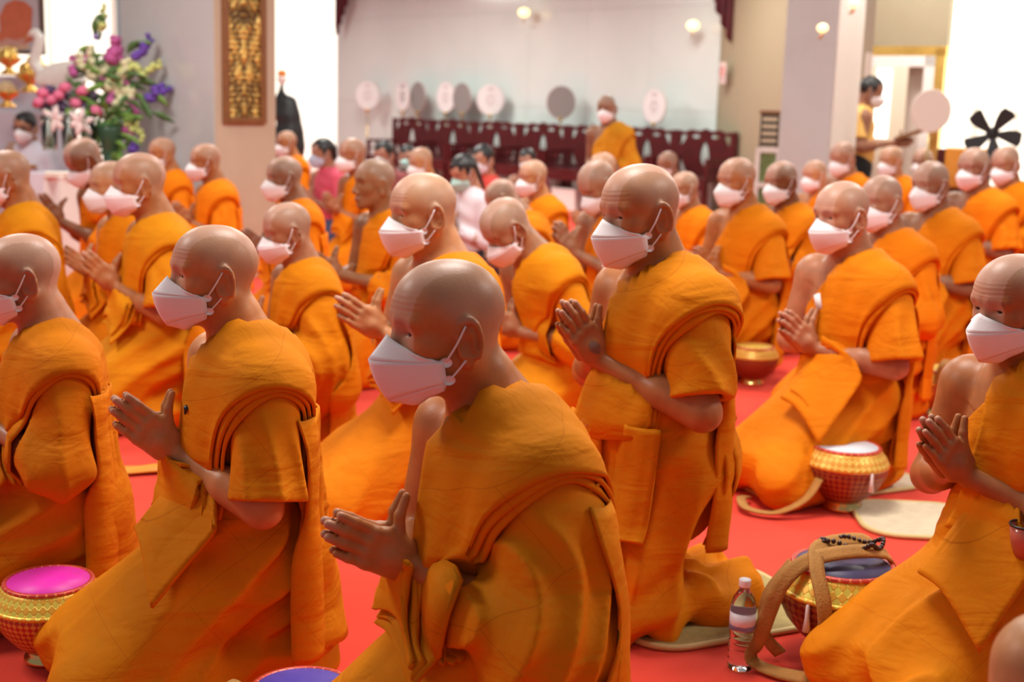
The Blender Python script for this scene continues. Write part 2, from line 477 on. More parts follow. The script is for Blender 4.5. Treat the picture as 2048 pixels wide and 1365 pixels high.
    def build_body(s):
        cs = s.toW([(x, y, z) for x in (-.22, .48) for y in (-.34, .34) for z in (-.05, .84)])
        lo, hi = cs.min(0) - .02, cs.max(0) + .02
        V, Q = mesh_sdf(s.body_sdf, lo, hi, s.vox, margin=.012)
        X = s.H(s.U(V)); r = np.linalg.norm(X - vec(0, 0, .03), axis=1)
        hl = .074 - .10*smooth(.075, -.035, X[:, 0])              # hairline falls towards the nape
        st = smooth(-.035, .04, X[:, 2] - hl + .008*s.N1(X, 9))*smooth(.2, .16, r)*(1 - smooth(.070, .084, np.abs(X[:, 1]))*(X[:, 2] < .03))
        tip = np.zeros(len(V), F32)
        lip = smooth(.022, .012, np.sqrt((X[:, 0] - .104)**2 + (X[:, 1]*.55)**2 + (1.6*(X[:, 2] + .064))**2))
        brow = smooth(.009, .004, np.abs(X[:, 2] - .036 + .006*smooth(.03, .055, np.abs(X[:, 1]))))*smooth(.0, .006, np.abs(X[:, 1]) - .012)*smooth(.056, .048, np.abs(X[:, 1]))*(X[:, 0] > .06)
        # finger tips
        p = s.hand_pitch; q = s.U(V) - vec(s.wrist[0], 0, s.wrist[1])
        fx = q @ vec(math.cos(p), 0, math.sin(p)); tip = smooth(.155, .185, fx)*(np.abs(q[:, 1]) < .05)
        wr = smooth(.06, .08, X[:, 0])*smooth(.040, .052, X[:, 2])*smooth(.088, .07, X[:, 2])*(r < .2)
        return V, Q, dict(stubble=st, lip=lip, brow=brow, tip=tip, wrk=wr, hz=X[:, 2] + .10*X[:, 1]**2)
    def build_robe(s):
        lo, hi = s.bounds()
        return mesh_sdf(lambda P: s.robe_sdf(P), lo, hi, s.rvox, margin=.035)
    def drape(s, rows, nu, nv, off, thick=.006, wav=.004, conform=True, iters=4, seed=3, hang=None, pleat=0.):
        """cloth strip: rows = list of rows of control points in upper space (root space when hang) laid over the robe"""
        R = np.array([crspline(r, nv) for r in rows])
        G = np.array([crspline(R[:, j], nu) for j in range(nv)]).transpose(1, 0, 2)
        W = (G.reshape(-1, 3) if hang else s.toW(G.reshape(-1, 3))).astype(F32)
        f = s.solid_sdf
        for _ in range(iters):
            d = f(W); g = grad(f, W, .008)
            mv = off - d
            if not conform: mv = np.maximum(mv, 0)
            else: mv = np.where(mv > 0, mv, np.maximum(mv, -.03))
            W = W + g*mv[:, None]*.8
            Gm = W.reshape(nu, nv, 3).copy()
            Gm[1:-1] = .5*Gm[1:-1] + .25*(Gm[2:] + Gm[:-2])
            Gm[:, 1:-1] = .5*Gm[:, 1:-1] + .25*(Gm[:, 2:] + Gm[:, :-2])
            W = Gm.reshape(-1, 3)
        W = W.astype(F32)
        d = f(W); W = W + grad(f, W, .008)*np.maximum(off*.8 - d, 0)[:, None]
        n = Noise(s.seed + seed)
        vv = np.tile(np.linspace(0, 1, nv), nu)
        pl = pleat*np.sin(vv*15 + 2.6*n(W, 1.3) + s.seed)*(.6 + .6*n(W, 1.0))*np.sin(np.pi*np.clip(vv, 0, 1))**.5
        W = W + grad(f, W, .008)*(wav*n(W, 4.5) + pl)[:, None]
        return W.reshape(nu, nv, 3)
    def sash(s, lay=3):
        """the folded outer cloth laid over the left shoulder, several layers with free edges"""
        out = []
        g = s.girth
        for i in range(lay):
            e = .012*i
            rows = [[(.135, -.02, .10), (.13, .04, .105), (.11, .10, .11), (.085, .135, .115)],
                    [(.14, .0, .24), (.13, .06, .25), (.11, .12, .24), (.085, .165, .21)],
                    [(.105, .02, .38), (.105, .07, .385), (.09, .13, .37), (.08, .195, .31)],
                    [(.06, .035, .49), (.05, .09, .485), (.045, .16, .465), (.05, .232, .385)],
                    [(-.01, .055, .545), (-.015, .11, .51), (-.02, .18, .482), (-.015, .255, .432)],
                    [(-.075, .045, .50), (-.08, .10, .475), (-.08, .17, .452), (-.075, .238, .395)],
                    [(-.115, .02, .39), (-.125, .07, .385), (-.125, .13, .37), (-.11, .205, .34)],
                    [(-.125, .0, .24), (-.13, .06, .24), (-.135, .12, .235), (-.12, .185, .23)],
                    [(-.12, .0, .10), (-.13, .06, .10), (-.135, .12, .10), (-.125, .18, .10)]]
            rg = np.random.RandomState(s.seed*7 + i)
            rows = [[(p[0] + (rg.uniform(-.006, .006) if j == 3 else 0), p[1] - (0 if j < 3 else e + rg.uniform(-.007, .007)), p[2] + (0 if j < 3 else e*.3 + rg.uniform(-.006, .006))) for j, p in enumerate(r)] for r in rows]
            n1, n2 = (44, 18) if s.rvox < .0085 else (30, 12)
            G = s.drape(rows, n1, n2, (.010 + .0105*i), wav=.003, seed=3, pleat=.0055)
            out.append(thick_sheet(G, .008))
        return out
    def mask_parts(s, tabs=True):
        """folded boat-shaped respirator: three panels, two tabs a side, ear loops"""
        n = 25
        u = np.linspace(-1, 1, n); a = np.abs(u)
        def row(c, sd, p):
            # c centre front, sd side end (y positive)
            w = a**p
            x = c[0] + (sd[0] - c[0])*(a**1.55); y = sd[1]*np.sign(u)*(1 - (1 - a)**1.12); z = c[2] + (sd[2] - c[2])*w
            return np.stack([x, y, z], 1)
        def lerp(r1, r2, m, bulge=0):
            t = np.linspace(0, 1, m)[:, None, None]
            g = r1[None]*(1 - t) + r2[None]*t
            return g
        r0 = row((.114, 0, .010), (.050, .0715, -.032), 1.0)
        r1 = row((.150, 0, -.030), (.040, .0745, -.034), .9)
        r2 = row((.118, 0, -.108), (.034, .0700, -.072), 1.0)
        r3 = row((.072, 0, -.122), (.036, .0600, -.088), 1.0)
        # nose: the upper edge stands off the cheeks
        f = lambda X: s.head(X.astype(F32))
        def fit(G, off):
            X = G.reshape(-1, 3).astype(F32)
            for _ in range(3):
                d = f(X); X = X + grad(f, X, .004)*np.maximum(off - d, 0)[:, None]
            return X.reshape(G.shape)
        P1 = fit(lerp(r0, r1, 6), .0025); P2 = lerp(r1, r2, 9); P3 = lerp(r2, r3, 5)
        bl = np.sin(np.linspace(0, np.pi, 9))[:, None]*(1 - a**2)[None, :]*.006
        P2[:, :, 0] += bl
        P2 = fit(P2, .003); P3 = fit(P3, .003)
        P2[0] = P1[-1]; P3[0] = P2[-1]
        parts = []
        for G in (P1, P2, P3):
            V, Q = thick_sheet(G, .0022); parts.append((s.headW(V), Q))
        if tabs:
            # wing tabs beyond the side edge
            for sg in (-1, 1):
                j = 0 if sg < 0 else n - 1
                for (z0, x0) in ((-.036, .036), (-.068, .031)):
                    c = np.array([x0, 0, z0]); y = .0735 if z0 > -.05 else .071
                    an = np.linspace(0, 2*np.pi, 13)[:-1]
                    ring = np.stack([c[0] + .0105*np.cos(an), np.full(12, sg*y), c[2] + .0085*np.sin(an)], 1)
                    ring[:, 1] += sg*(c[0] - ring[:, 0])*.25
                    X = ring.astype(F32)
                    for _ in range(3):
                        d = f(X); X = X + grad(f, X, .004)*np.maximum(.003 - d, 0)[:, None]
                    N = np.array([0, sg*.0012, 0])
                    VV = np.concatenate([X + N, X - N])
                    FF = [tuple(range(12)), tuple(range(23, 11, -1))] + [(k, (k + 1) % 12, 12 + (k + 1) % 12, 12 + k) for k in range(12)]
                    if sg > 0: FF = [q[::-1] for q in FF]
                    parts.append((s.headW(VV), FF))
        loops = []
        for sg in (-1, 1):
            for (p, q, mid) in (((.036, .0745, -.034), (.002, .086, .026), .085), ((.031, .0725, -.068), (.002, .083, -.034), .079)):
                pts = np.array([p, [(p[0] + q[0])/2, mid, (p[2] + q[2])/2], q]); pts[:, 1] *= sg
                C = crspline(pts, 7).astype(F32)
                for _ in range(2):
                    d = f(C); m = np.maximum(.0022 - d, 0); m[-1] = 0
                    C = C + grad(f, C, .004)*m[:, None]
                loops.append(tube(s.headW(C), .0019*s.head_scale, 6))
        return merge(parts), loops
    def eyes(s):
        out = []
        for sg in (-1, 1):
            th = np.linspace(-.9, .9, 9); ph = np.linspace(-np.pi/2, np.pi/2, 7)
            V, Fc = lathe([(.0001, -1)] + [(math.cos(p), math.sin(p)) for p in ph[1:-1]] + [(.0001, 1)], 12)
            V = V*np.array([.0128, .0140, .0105]) + np.array([.0738, sg*.033, .0122])
            out.append((s.headW(V), Fc))
        return out
    def flap_mesh(s, kind):
        """folded end of the outer cloth hanging from the belt"""
        out = []
        h = s.hip
        if kind == 'none': return out
        k = s.knee_x; kz = s.knee_z
        def on(t, y, up): return (.13*(1 - t) + k*t*.98 + s.belly*(1 - t), y, (h + .16)*(1 - t) + (kz + .10)*t + up)
        if kind in ('panel', 'both'):
            for i in range(2):
                t1 = .72 - .09*i if kind == 'panel' else .55 - .08*i
                R = [[on(t, .215 - .022*i + .02*t, -.03), on(t, .15, .035), on(t, .09, .075), on(t, .02 + .02*i, .085)] for t in (.0, .2, .42, t1)]
                G = s.drape(R, 20, 16, .016 + .022*i, wav=.004, iters=3, conform=False, hang=True, seed=30 + i)
                out.append(thick_sheet(G, .011))
        if kind == 'strips':
            for i, (y0, y1, zb) in enumerate(((.03, .13, .16), (.12, .22, .30), (-.05, .05, .22))):
                R = [[(.16 + s.belly + .02*k2, y0 - .01*k2, z), (.175 + s.belly + .02*k2, (y0 + y1)/2, z), (.13 + .02*k2, y1 + .01*k2, z)] for k2, z in enumerate((h + .13, h + .0, h - .12, zb))]
                G = s.drape(R, 22, 10, .012 + .008*i, wav=.007, conform=False, hang=True, seed=60 + i, pleat=.006)
                out.append(thick_sheet(G, .008))
        if kind in ('small', 'both'):
            for i in range(3):
                R = [[on(t, .15 - .012*i, .0), on(t, .09, .04 + .012*i), on(t, .02, .06 + .012*i), on(t, -.04, .05)] for t in (-.04, .10, .26, .40 - .03*i)]
                G = s.drape(R, 18, 16, .030 + .013*i, wav=.008, conform=False, hang=True, seed=20 + i)
                out.append(thick_sheet(G, .009))
        return out
    def tail_mesh(s):
        """end of the outer cloth falling behind the left hip in deep folds"""
        out = []
        h = s.hip
        for i in range(3):
            x0 = -.068 - .014*i; y0 = .19 - .035*i
            rows = []
            for z, dx in ((h + .36, .0), (h + .22, -.010), (h + .06, -.015), (max(h - .10, .16), -.02), (max(h - .22, .07), -.02)):
                rows.append([(x0 + .045 + dx*.3, y0 + .035, z), (x0 + .01 + dx, y0 + .045 - .02*i, z), (x0 - .03 + dx, y0 + .0, z), (x0 - .035 + dx, y0 - .06, z)])
            G = s.drape(rows, 24, 12, .008 + .006*i, wav=.006, conform=False, hang=True, seed=40 + i)
            out.append(thick_sheet(G, .006))
        return out
    def make(s, MT):
        """dict part name -> list of (mesh, sub-part list)"""
        parts = []
        V, Q, at = s.build_body(); parts.append(('body', mk_mesh('body', V, Q, MT['skin'], attrs=at), []))
        if not s.plain:
            V, Q = s.build_robe(); rb = mk_mesh('robe', V, Q, MT['robe'])
            sub = []
            parts.append(('robe', rb, sub))
            sh = s.sash(3 if s.rvox < .0085 else 2)
            for V, Q in sh: parts.append(('shoulder_cloth', mk_mesh('shoulder_cloth', V, Q, MT['robe']), []))
            for V, Q in s.flap_mesh(s.flap): parts.append(('cloth_fold', mk_mesh('cloth_fold', V, Q, MT['robe']), []))
            if s.tail:
                for V, Q in s.tail_mesh(): parts.append(('cloth_tail', mk_mesh('cloth_tail', V, Q, MT['robe']), []))
        for V, Fc in s.eyes(): parts.append(('eye', mk_mesh('eye', V, Fc, MT['eye']), []))
        if s.mask:
            (V, Fc), lp = s.mask_parts()
            subs = [('ear_loop', mk_mesh('ear_loop', a, b, MT['maskloop'])) for a, b in lp]
            parts.append(('face_mask', mk_mesh('face_mask', V, Fc, MT['mask']), subs))
        return parts

def place_person(parts, label, loc, rz, sc=1.0, skin=(.36, .19, .12), robe=(.62, .20, .012), group=None, cat='person'):
    root = thing('person', label, cat, loc, rz, group); root.scale = (sc, sc, sc)
    for nm, me, subs in parts:
        o = link(nm, me, root)
        o.color = (*(skin if nm in ('body', 'hair') else robe), 1)
        for sn, sm in subs: link(sn, sm, o)
    return root

# ---------------------------------------------------------------- materials
def new_mat(name):
    m = bpy.data.materials.new(name); m.use_nodes = True
    nt = m.node_tree; b = nt.nodes['Principled BSDF']
    return m, nt, b
def N(nt, t, **k):
    n = nt.nodes.new(t)
    for a, v in k.items():
        if a == 'inp':
            for i, x in v.items(): n.inputs[i].default_value = x
        else: setattr(n, a, v)
    return n
def plain_mat(name, col, rough=.6, metal=0., spec=.5, noise=0., nscale=8., bump=0., bscale=60., emit=None, estr=0., coat=0.):
    m, nt, b = new_mat(name)
    b.inputs['Base Color'].default_value = (*col, 1); b.inputs['Roughness'].default_value = rough
    b.inputs['Metallic'].default_value = metal; b.inputs['Specular IOR Level'].default_value = spec
    b.inputs['Coat Weight'].default_value = coat
    tc = N(nt, 'ShaderNodeTexCoord')
    if noise:
        nz = N(nt, 'ShaderNodeTexNoise', inp={'Scale': nscale, 'Detail': 4.}); nt.links.new(tc.outputs['Object'], nz.inputs['Vector'])
        mx = N(nt, 'ShaderNodeMix', data_type='RGBA')
        mx.inputs[6].default_value = (*[c*(1 - noise) for c in col], 1); mx.inputs[7].default_value = (*[min(1, c*(1 + noise)) for c in col], 1)
        nt.links.new(nz.outputs['Fac'], mx.inputs[0]); nt.links.new(mx.outputs[2], b.inputs['Base Color'])
    if bump:
        nz = N(nt, 'ShaderNodeTexNoise', inp={'Scale': bscale, 'Detail': 3.}); nt.links.new(tc.outputs['Object'], nz.inputs['Vector'])
        bp = N(nt, 'ShaderNodeBump', inp={'Strength': bump, 'Distance': .01}); nt.links.new(nz.outputs['Fac'], bp.inputs['Height'])
        nt.links.new(bp.outputs['Normal'], b.inputs['Normal'])
    if emit:
        b.inputs['Emission Color'].default_value = (*emit, 1); b.inputs['Emission Strength'].default_value = estr
    return m
def robe_mat():
    m, nt, b = new_mat('robe_cotton'); L = nt.links.new
    oi = N(nt, 'ShaderNodeObjectInfo'); tc = N(nt, 'ShaderNodeTexCoord')
    nz = N(nt, 'ShaderNodeTexNoise', inp={'Scale': 5., 'Detail': 3.}); L(tc.outputs['Object'], nz.inputs['Vector'])
    mp = N(nt, 'ShaderNodeMapRange', inp={1: .3, 2: .7, 3: .88, 4: 1.1}); L(nz.outputs['Fac'], mp.inputs[0])
    mx = N(nt, 'ShaderNodeMix', data_type='RGBA', blend_type='MULTIPLY'); mx.inputs[0].default_value = 1
    L(oi.outputs['Color'], mx.inputs[6]); L(mp.outputs[0], mx.inputs[7]); L(mx.outputs[2], b.inputs['Base Color'])
    b.inputs['Roughness'].default_value = .75; b.inputs['Specular IOR Level'].default_value = .08
    sx = N(nt, 'ShaderNodeSeparateXYZ'); L(tc.outputs['Object'], sx.inputs[0]); cx = N(nt, 'ShaderNodeCombineXYZ'); L(sx.outputs[0], cx.inputs[0]); L(sx.outputs[2], cx.inputs[1])
    mpg = N(nt, 'ShaderNodeMapping'); mpg.inputs['Rotation'].default_value = (0, 0, .62); L(cx.outputs[0], mpg.inputs[0])
    br = N(nt, 'ShaderNodeTexBrick', inp={'Scale': 1., 'Mortar Size': .0008, 'Mortar Smooth': .3, 'Brick Width': .34, 'Row Height': .17, 'Color1': (1, 1, 1, 1), 'Color2': (1, 1, 1, 1), 'Mortar': (.80, .74, .72, 1)}); L(mpg.outputs[0], br.inputs['Vector'])
    mx2 = N(nt, 'ShaderNodeMix', data_type='RGBA', blend_type='MULTIPLY'); mx2.inputs[0].default_value = 1
    L(mx.outputs[2], mx2.inputs[6]); L(br.outputs['Color'], mx2.inputs[7]); L(mx2.outputs[2], b.inputs['Base Color'])
    # fine creases + weave
    n2 = N(nt, 'ShaderNodeTexNoise', inp={'Scale': 16., 'Detail': 5., 'Roughness': .55, 'Distortion': .8}); L(tc.outputs['Object'], n2.inputs['Vector'])
    n3 = N(nt, 'ShaderNodeTexNoise', inp={'Scale': 600., 'Detail': 1.}); L(tc.outputs['Object'], n3.inputs['Vector'])
    mp4 = N(nt, 'ShaderNodeMapping'); mp4.inputs['Rotation'].default_value = (.2, .75, .3); mp4.inputs['Scale'].default_value = (2.2, 5., 13.); L(tc.outputs['Object'], mp4.inputs[0])
    n4 = N(nt, 'ShaderNodeTexNoise', inp={'Scale': 1., 'Detail': 3., 'Roughness': .5, 'Distortion': .5}); L(mp4.outputs[0], n4.inputs['Vector'])
    b0 = N(nt, 'ShaderNodeBump', inp={'Strength': .5, 'Distance': .03}); L(n4.outputs['Fac'], b0.inputs['Height'])
    b1 = N(nt, 'ShaderNodeBump', inp={'Strength': .3, 'Distance': .012}); L(n2.outputs['Fac'], b1.inputs['Height']); L(b0.outputs['Normal'], b1.inputs['Normal'])
    b2 = N(nt, 'ShaderNodeBump', inp={'Strength': .25, 'Distance': .001}); L(n3.outputs['Fac'], b2.inputs['Height']); L(b1.outputs['Normal'], b2.inputs['Normal'])
    L(b2.outputs['Normal'], b.inputs['Normal'])
    return m
def skin_mat():
    m, nt, b = new_mat('skin'); L = nt.links.new
    oi = N(nt, 'ShaderNodeObjectInfo'); tc = N(nt, 'ShaderNodeTexCoord')
    nz = N(nt, 'ShaderNodeTexNoise', inp={'Scale': 22., 'Detail': 4.}); L(tc.outputs['Object'], nz.inputs['Vector'])
    mp = N(nt, 'ShaderNodeMapRange', inp={1: .3, 2: .7, 3: .86, 4: 1.12}); L(nz.outputs['Fac'], mp.inputs[0])
    mx = N(nt, 'ShaderNodeMix', data_type='RGBA', blend_type='MULTIPLY'); mx.inputs[0].default_value = 1
    L(oi.outputs['Color'], mx.inputs[6]); L(mp.outputs[0], mx.inputs[7])
    cur = mx.outputs[2]
    def layer(attr, colr, amt):
        nonlocal cur
        a = N(nt, 'ShaderNodeAttribute', attribute_name=attr)
        f = N(nt, 'ShaderNodeMath', operation='MULTIPLY'); f.inputs[1].default_value = amt; L(a.outputs['Fac'], f.inputs[0])
        k = N(nt, 'ShaderNodeMix', data_type='RGBA'); L(f.outputs[0], k.inputs[0]); L(cur, k.inputs[6]); k.inputs[7].default_value = (*colr, 1); cur = k.outputs[2]
    layer('stubble', (.36, .275, .215), .42); layer('lip', (.30, .10, .085), .6); layer('brow', (.07, .05, .04), .40); layer('tip', (.62, .36, .28), .45)
    L(cur, b.inputs['Base Color'])
    b.inputs['Roughness'].default_value = .40; b.inputs['Specular IOR Level'].default_value = .28
    b.inputs['Subsurface Weight'].default_value = .08; b.inputs['Subsurface Radius'].default_value = (.012, .005, .003); b.inputs['Subsurface Scale'].default_value = .5
    n2 = N(nt, 'ShaderNodeTexNoise', inp={'Scale': 180., 'Detail': 3.}); L(tc.outputs['Object'], n2.inputs['Vector'])
    n3 = N(nt, 'ShaderNodeTexWave', inp={'Scale': 22., 'Distortion': 9., 'Detail': 2.}); L(tc.outputs['Object'], n3.inputs['Vector'])
    b1 = N(nt, 'ShaderNodeBump', inp={'Strength': .12, 'Distance': .002}); L(n2.outputs['Fac'], b1.inputs['Height'])
    b2 = N(nt, 'ShaderNodeBump', inp={'Strength': .03, 'Distance': .002}); L(n3.outputs['Fac'], b2.inputs['Height']); L(b1.outputs['Normal'], b2.inputs['Normal'])
    hz = N(nt, 'ShaderNodeAttribute', attribute_name='hz'); wk = N(nt, 'ShaderNodeAttribute', attribute_name='wrk')
    m1 = N(nt, 'ShaderNodeMath', operation='MULTIPLY_ADD'); m1.inputs[1].default_value = 620.; L(hz.outputs['Fac'], m1.inputs[0])
    nw = N(nt, 'ShaderNodeMath', operation='MULTIPLY'); nw.inputs[1].default_value = 5.; L(nz.outputs['Fac'], nw.inputs[0]); L(nw.outputs[0], m1.inputs[2])
    sn = N(nt, 'ShaderNodeMath', operation='SINE'); L(m1.outputs[0], sn.inputs[0]); m2 = N(nt, 'ShaderNodeMath', operation='MULTIPLY'); L(sn.outputs[0], m2.inputs[0]); L(wk.outputs['Fac'], m2.inputs[1])
    b3 = N(nt, 'ShaderNodeBump', inp={'Strength': .16, 'Distance': .0012}); L(m2.outputs[0], b3.inputs['Height']); L(b2.outputs['Normal'], b3.inputs['Normal'])
    L(b3.outputs['Normal'], b.inputs['Normal'])
    return m
# ---------------------------------------------------------------- lay people: shirt, trousers or skirt, hair
class Lay(Monk):
    def shirt_sdf(s, P, sleeves=True):
        Q = s.U(P)
        T = s.trunk(Q) - .014 - .004*s.N1(P, 4) - .004*np.sin((Q[:, 2]*.8 + Q[:, 1]*.4)*60 + 4*s.N2(P, 2))
        nk0 = s.headneck()
        T = smax(T, -(s_cap(Q, (-.02, 0, .49), nk0, s.neck*1.2 + .004)), .006)
        for sg, el in ((1, s.elbow), (-1, s.relbow)):
            sh = vec(-.005, sg*.16, .45); e = vec(*el); ax = (e - sh)/np.linalg.norm(e - sh); L = float(np.linalg.norm(e - sh))
            t = (Q - sh) @ ax
            c = s_cap(Q, sh, e, .066, .060)
            if s.sleeve == 'long':
                w = vec(s.wrist[0], sg*.024, s.wrist[1]); c = smin(c, s_cap(Q, e, e*.15 + w*.85, .054, .038), .02)
                cut = (Q - (e*.12 + w*.88)) @ ((w - e)/np.linalg.norm(w - e)); inn = s_cap(Q, e, w, .03, .031)
            else:
                cut = t - L*.75; inn = s_cap(Q, sh + ax*L*.5, e + ax*.1, .04, .056)
            T = smin(T, smax(smax(c, cut, .005), -inn, .006) - .004*s.N3(P, 5), .03)
        T = smax(T, -(Q[:, 2] - .0), .01)
        return T
    def low_sdf(s, P):
        return s.legs(P) - .006*s.N2(P, 3)
    def hair_sdf(s, P):
        X = s.H(s.U(P)); Y = X.copy(); Y[:, 1] = np.abs(Y[:, 1])
        d = s_ell(Y, (-.006, 0, .044), (.108, .087, .098)) - .004*s.N1(P, 14)
        line = .060 - .13*smooth(.05, .0, X[:, 0]) - .02*smooth(.03, .07, Y[:, 1])
        d = smax(d, line - X[:, 2], .006)
        if s.hair == 'long':
            t = s_cap(X, (-.07, 0, .03), (-.10, 0, -.22), .06, .035); d = smin(d, smax(t, s_ell(Y, (.02, 0, -.02), (.07, .068, .09))*-1, .01), .03)
        if s.hair == 'tail':
            d = smin(d, s_sphere(X, (-.09, 0, .07), .022), .01)
            d = smin(d, s_cap(X, (-.10, 0, .06), (-.10, .02, -.16), .022, .012), .015)
        return d*s.head_scale
    def make(s, MT):
        parts = []
        V, Q, at = s.build_body(); at['stubble'] = at['stubble']*0
        parts.append(('body', mk_mesh('body', V, Q, MT['skin'], attrs=at), []))
        lo, hi = s.bounds()
        V, Q = mesh_sdf(s.shirt_sdf, lo, hi, s.rvox); parts.append(('shirt', mk_mesh('shirt', V, Q, MT['cloth']), []))
        V, Q = mesh_sdf(s.low_sdf, lo, hi, s.rvox*1.3); parts.append((s.low_name, mk_mesh(s.low_name, V, Q, MT['cloth']), []))
        c = s.headW((0, 0, .0)); V, Q = mesh_sdf(s.hair_sdf, c - .28, c + .22, .007); parts.append(('hair', mk_mesh('hair', V, Q, MT['hair']), []))
        for V, Fc in s.eyes(): parts.append(('eye', mk_mesh('eye', V, Fc, MT['eye']), []))
        if s.mask:
            (V, Fc), lp = s.mask_parts(False)
            parts.append(('face_mask', mk_mesh('face_mask', V, Fc, MT['mask']), [('ear_loop', mk_mesh('ear_loop', a, b, MT['maskloop'])) for a, b in lp]))
        return parts
    hair = 'short'; low_name = 'trousers'
def place_lay(parts, label, loc, rz, sc, skin, shirt, low, maskcol=None, group=None):
    root = thing('person', label, 'person', loc, rz, group); root.scale = (sc, sc, sc)
    for nm, me, subs in parts:
        o = link(nm, me, root)
        o.color = (*{'body': skin, 'shirt': shirt, 'trousers': low, 'skirt': low, 'face_mask': maskcol or (.80, .72, .72)}.get(nm, (.5, .5, .5)), 1)
        for sn, sm in subs: link(sn, sm, o)
    return root
def objcol_mat(name, rough=.75, bump=.2):
    m, nt, b = new_mat(name); oi = N(nt, 'ShaderNodeObjectInfo'); nt.links.new(oi.outputs['Color'], b.inputs['Base Color'])
    b.inputs['Roughness'].default_value = rough; b.inputs['Specular IOR Level'].default_value = .25
    tc = N(nt, 'ShaderNodeTexCoord'); nz = N(nt, 'ShaderNodeTexNoise', inp={'Scale': 25., 'Detail': 3.}); nt.links.new(tc.outputs['Object'], nz.inputs['Vector'])
    bp = N(nt, 'ShaderNodeBump', inp={'Strength': bump, 'Distance': .006}); nt.links.new(nz.outputs['Fac'], bp.inputs['Height']); nt.links.new(bp.outputs['Normal'], b.inputs['Normal'])
    return m
def shape_mesh(name, outer, holes=(), depth=.02, mat=None, bev=0.):
    """flat outline with holes, extruded: outline points in (x, z), thickness along y"""
    cu = bpy.data.curves.new(name, 'CURVE'); cu.dimensions = '2D'; cu.fill_mode = 'BOTH'; cu.extrude = depth/2; cu.bevel_depth = bev; cu.bevel_resolution = 1
    for poly in [outer] + list(holes):
        sp = cu.splines.new('POLY'); sp.points.add(len(poly) - 1); sp.use_cyclic_u = True
        for p, q in zip(sp.points, poly): p.co = (q[0], q[1], 0, 1)
    ob = bpy.data.objects.new(name, cu); COL.objects.link(ob)
    dg = bpy.context.evaluated_depsgraph_get(); dg.update()
    me = bpy.data.meshes.new_from_object(ob.evaluated_get(dg)); me.name = name
    bpy.data.objects.remove(ob); bpy.data.curves.remove(cu)
    R = np.array([[1, 0, 0], [0, 0, -1], [0, 1, 0]], float)
    co = np.empty(len(me.vertices)*3); me.vertices.foreach_get('co', co); me.vertices.foreach_set('co', (co.reshape(-1, 3) @ R.T).ravel())
    me.materials.clear()
    if mat: me.materials.append(mat)
    me.update(); return me
def ell_pts(cx, cz, rx, rz, n=20): return [(cx + rx*math.cos(2*math.pi*i/n), cz + rz*math.sin(2*math.pi*i/n)) for i in range(n)]
# ---------------------------------------------------------------- shared materials
MT = dict(skin=skin_mat(), robe=robe_mat(), eye=plain_mat('eye_dark', (.025, .015, .012), .25), cloth=objcol_mat('shirt_cloth'),
          mask=plain_mat('mask_paper', (.86, .79, .80), .85, spec=.2, bump=.08, bscale=300), maskloop=plain_mat('mask_elastic', (.82, .74, .75), .8),
          hair=plain_mat('hair_black', (.012, .010, .010), .45))
E1 = np.array([math.cos(HALL), math.sin(HALL), 0]); E2 = np.array([-math.sin(HALL), math.cos(HALL), 0])     # along / into the back wall
def hall_box(name, a, b, z0, z1, depth, mat, parent=None, kind='structure'):
    """upright slab from ground point a to b, going back by depth along the left normal of ab"""
    a = np.array([a[0], a[1], 0.]); b = np.array([b[0], b[1], 0.]); d = b - a; n = np.array([-d[1], d[0], 0])/np.linalg.norm(d)*depth
    V = np.array([a, b, b + n, a + n]); V = np.concatenate([V + [0, 0, z0], V + [0, 0, z1]])
    me = mk_mesh(name, V, [(3, 2, 1, 0), (4, 5, 6, 7), (0, 1, 5, 4), (1, 2, 6, 5), (2, 3, 7, 6), (3, 0, 4, 7)], mat, False)
    o = link(name, me, parent)
    if kind and parent is None: o['kind'] = kind
    return o
def carpet_mat():
    m, nt, b = new_mat('red_carpet'); L = nt.links.new
    tc = N(nt, 'ShaderNodeTexCoord'); nz = N(nt, 'ShaderNodeTexNoise', inp={'Scale': 3., 'Detail': 6.}); L(tc.outputs['Object'], nz.inputs['Vector'])
    mx = N(nt, 'ShaderNodeMix', data_type='RGBA'); L(nz.outputs['Fac'], mx.inputs[0])
    mx.inputs[6].default_value = (.66, .036, .016, 1); mx.inputs[7].default_value = (.84, .060, .026, 1); L(mx.outputs[2], b.inputs['Base Color'])
    b.inputs['Roughness'].default_value = .9; b.inputs['Specular IOR Level'].default_value = .15; b.inputs['Sheen Weight'].default_value = .15
    n2 = N(nt, 'ShaderNodeTexNoise', inp={'Scale': 260., 'Detail': 2.}); L(tc.outputs['Object'], n2.inputs['Vector'])
    bp = N(nt, 'ShaderNodeBump', inp={'Strength': .5, 'Distance': .004}); L(n2.outputs['Fac'], bp.inputs['Height']); L(bp.outputs['Normal'], b.inputs['Normal'])
    return m
def marble_mat(name, c1, c2, rough=.12):
    m, nt, b = new_mat(name); L = nt.links.new
    tc = N(nt, 'ShaderNodeTexCoord'); nz = N(nt, 'ShaderNodeTexNoise', inp={'Scale': 1.3, 'Detail': 7., 'Distortion': .6}); L(tc.outputs['Object'], nz.inputs['Vector'])
    mx = N(nt, 'ShaderNodeMix', data_type='RGBA'); L(nz.outputs['Fac'], mx.inputs[0]); mx.inputs[6].default_value = (*c1, 1); mx.inputs[7].default_value = (*c2, 1)
    L(mx.outputs[2], b.inputs['Base Color']); b.inputs['Roughness'].default_value = rough; b.inputs['Specular IOR Level'].default_value = .6
    return m
M_carpet = carpet_mat()
M_marble = marble_mat('polished_marble', (.58, .67, .64), (.68, .77, .74))
M_marble2 = marble_mat('grey_marble', (.48, .49, .49), (.57, .58, .58))
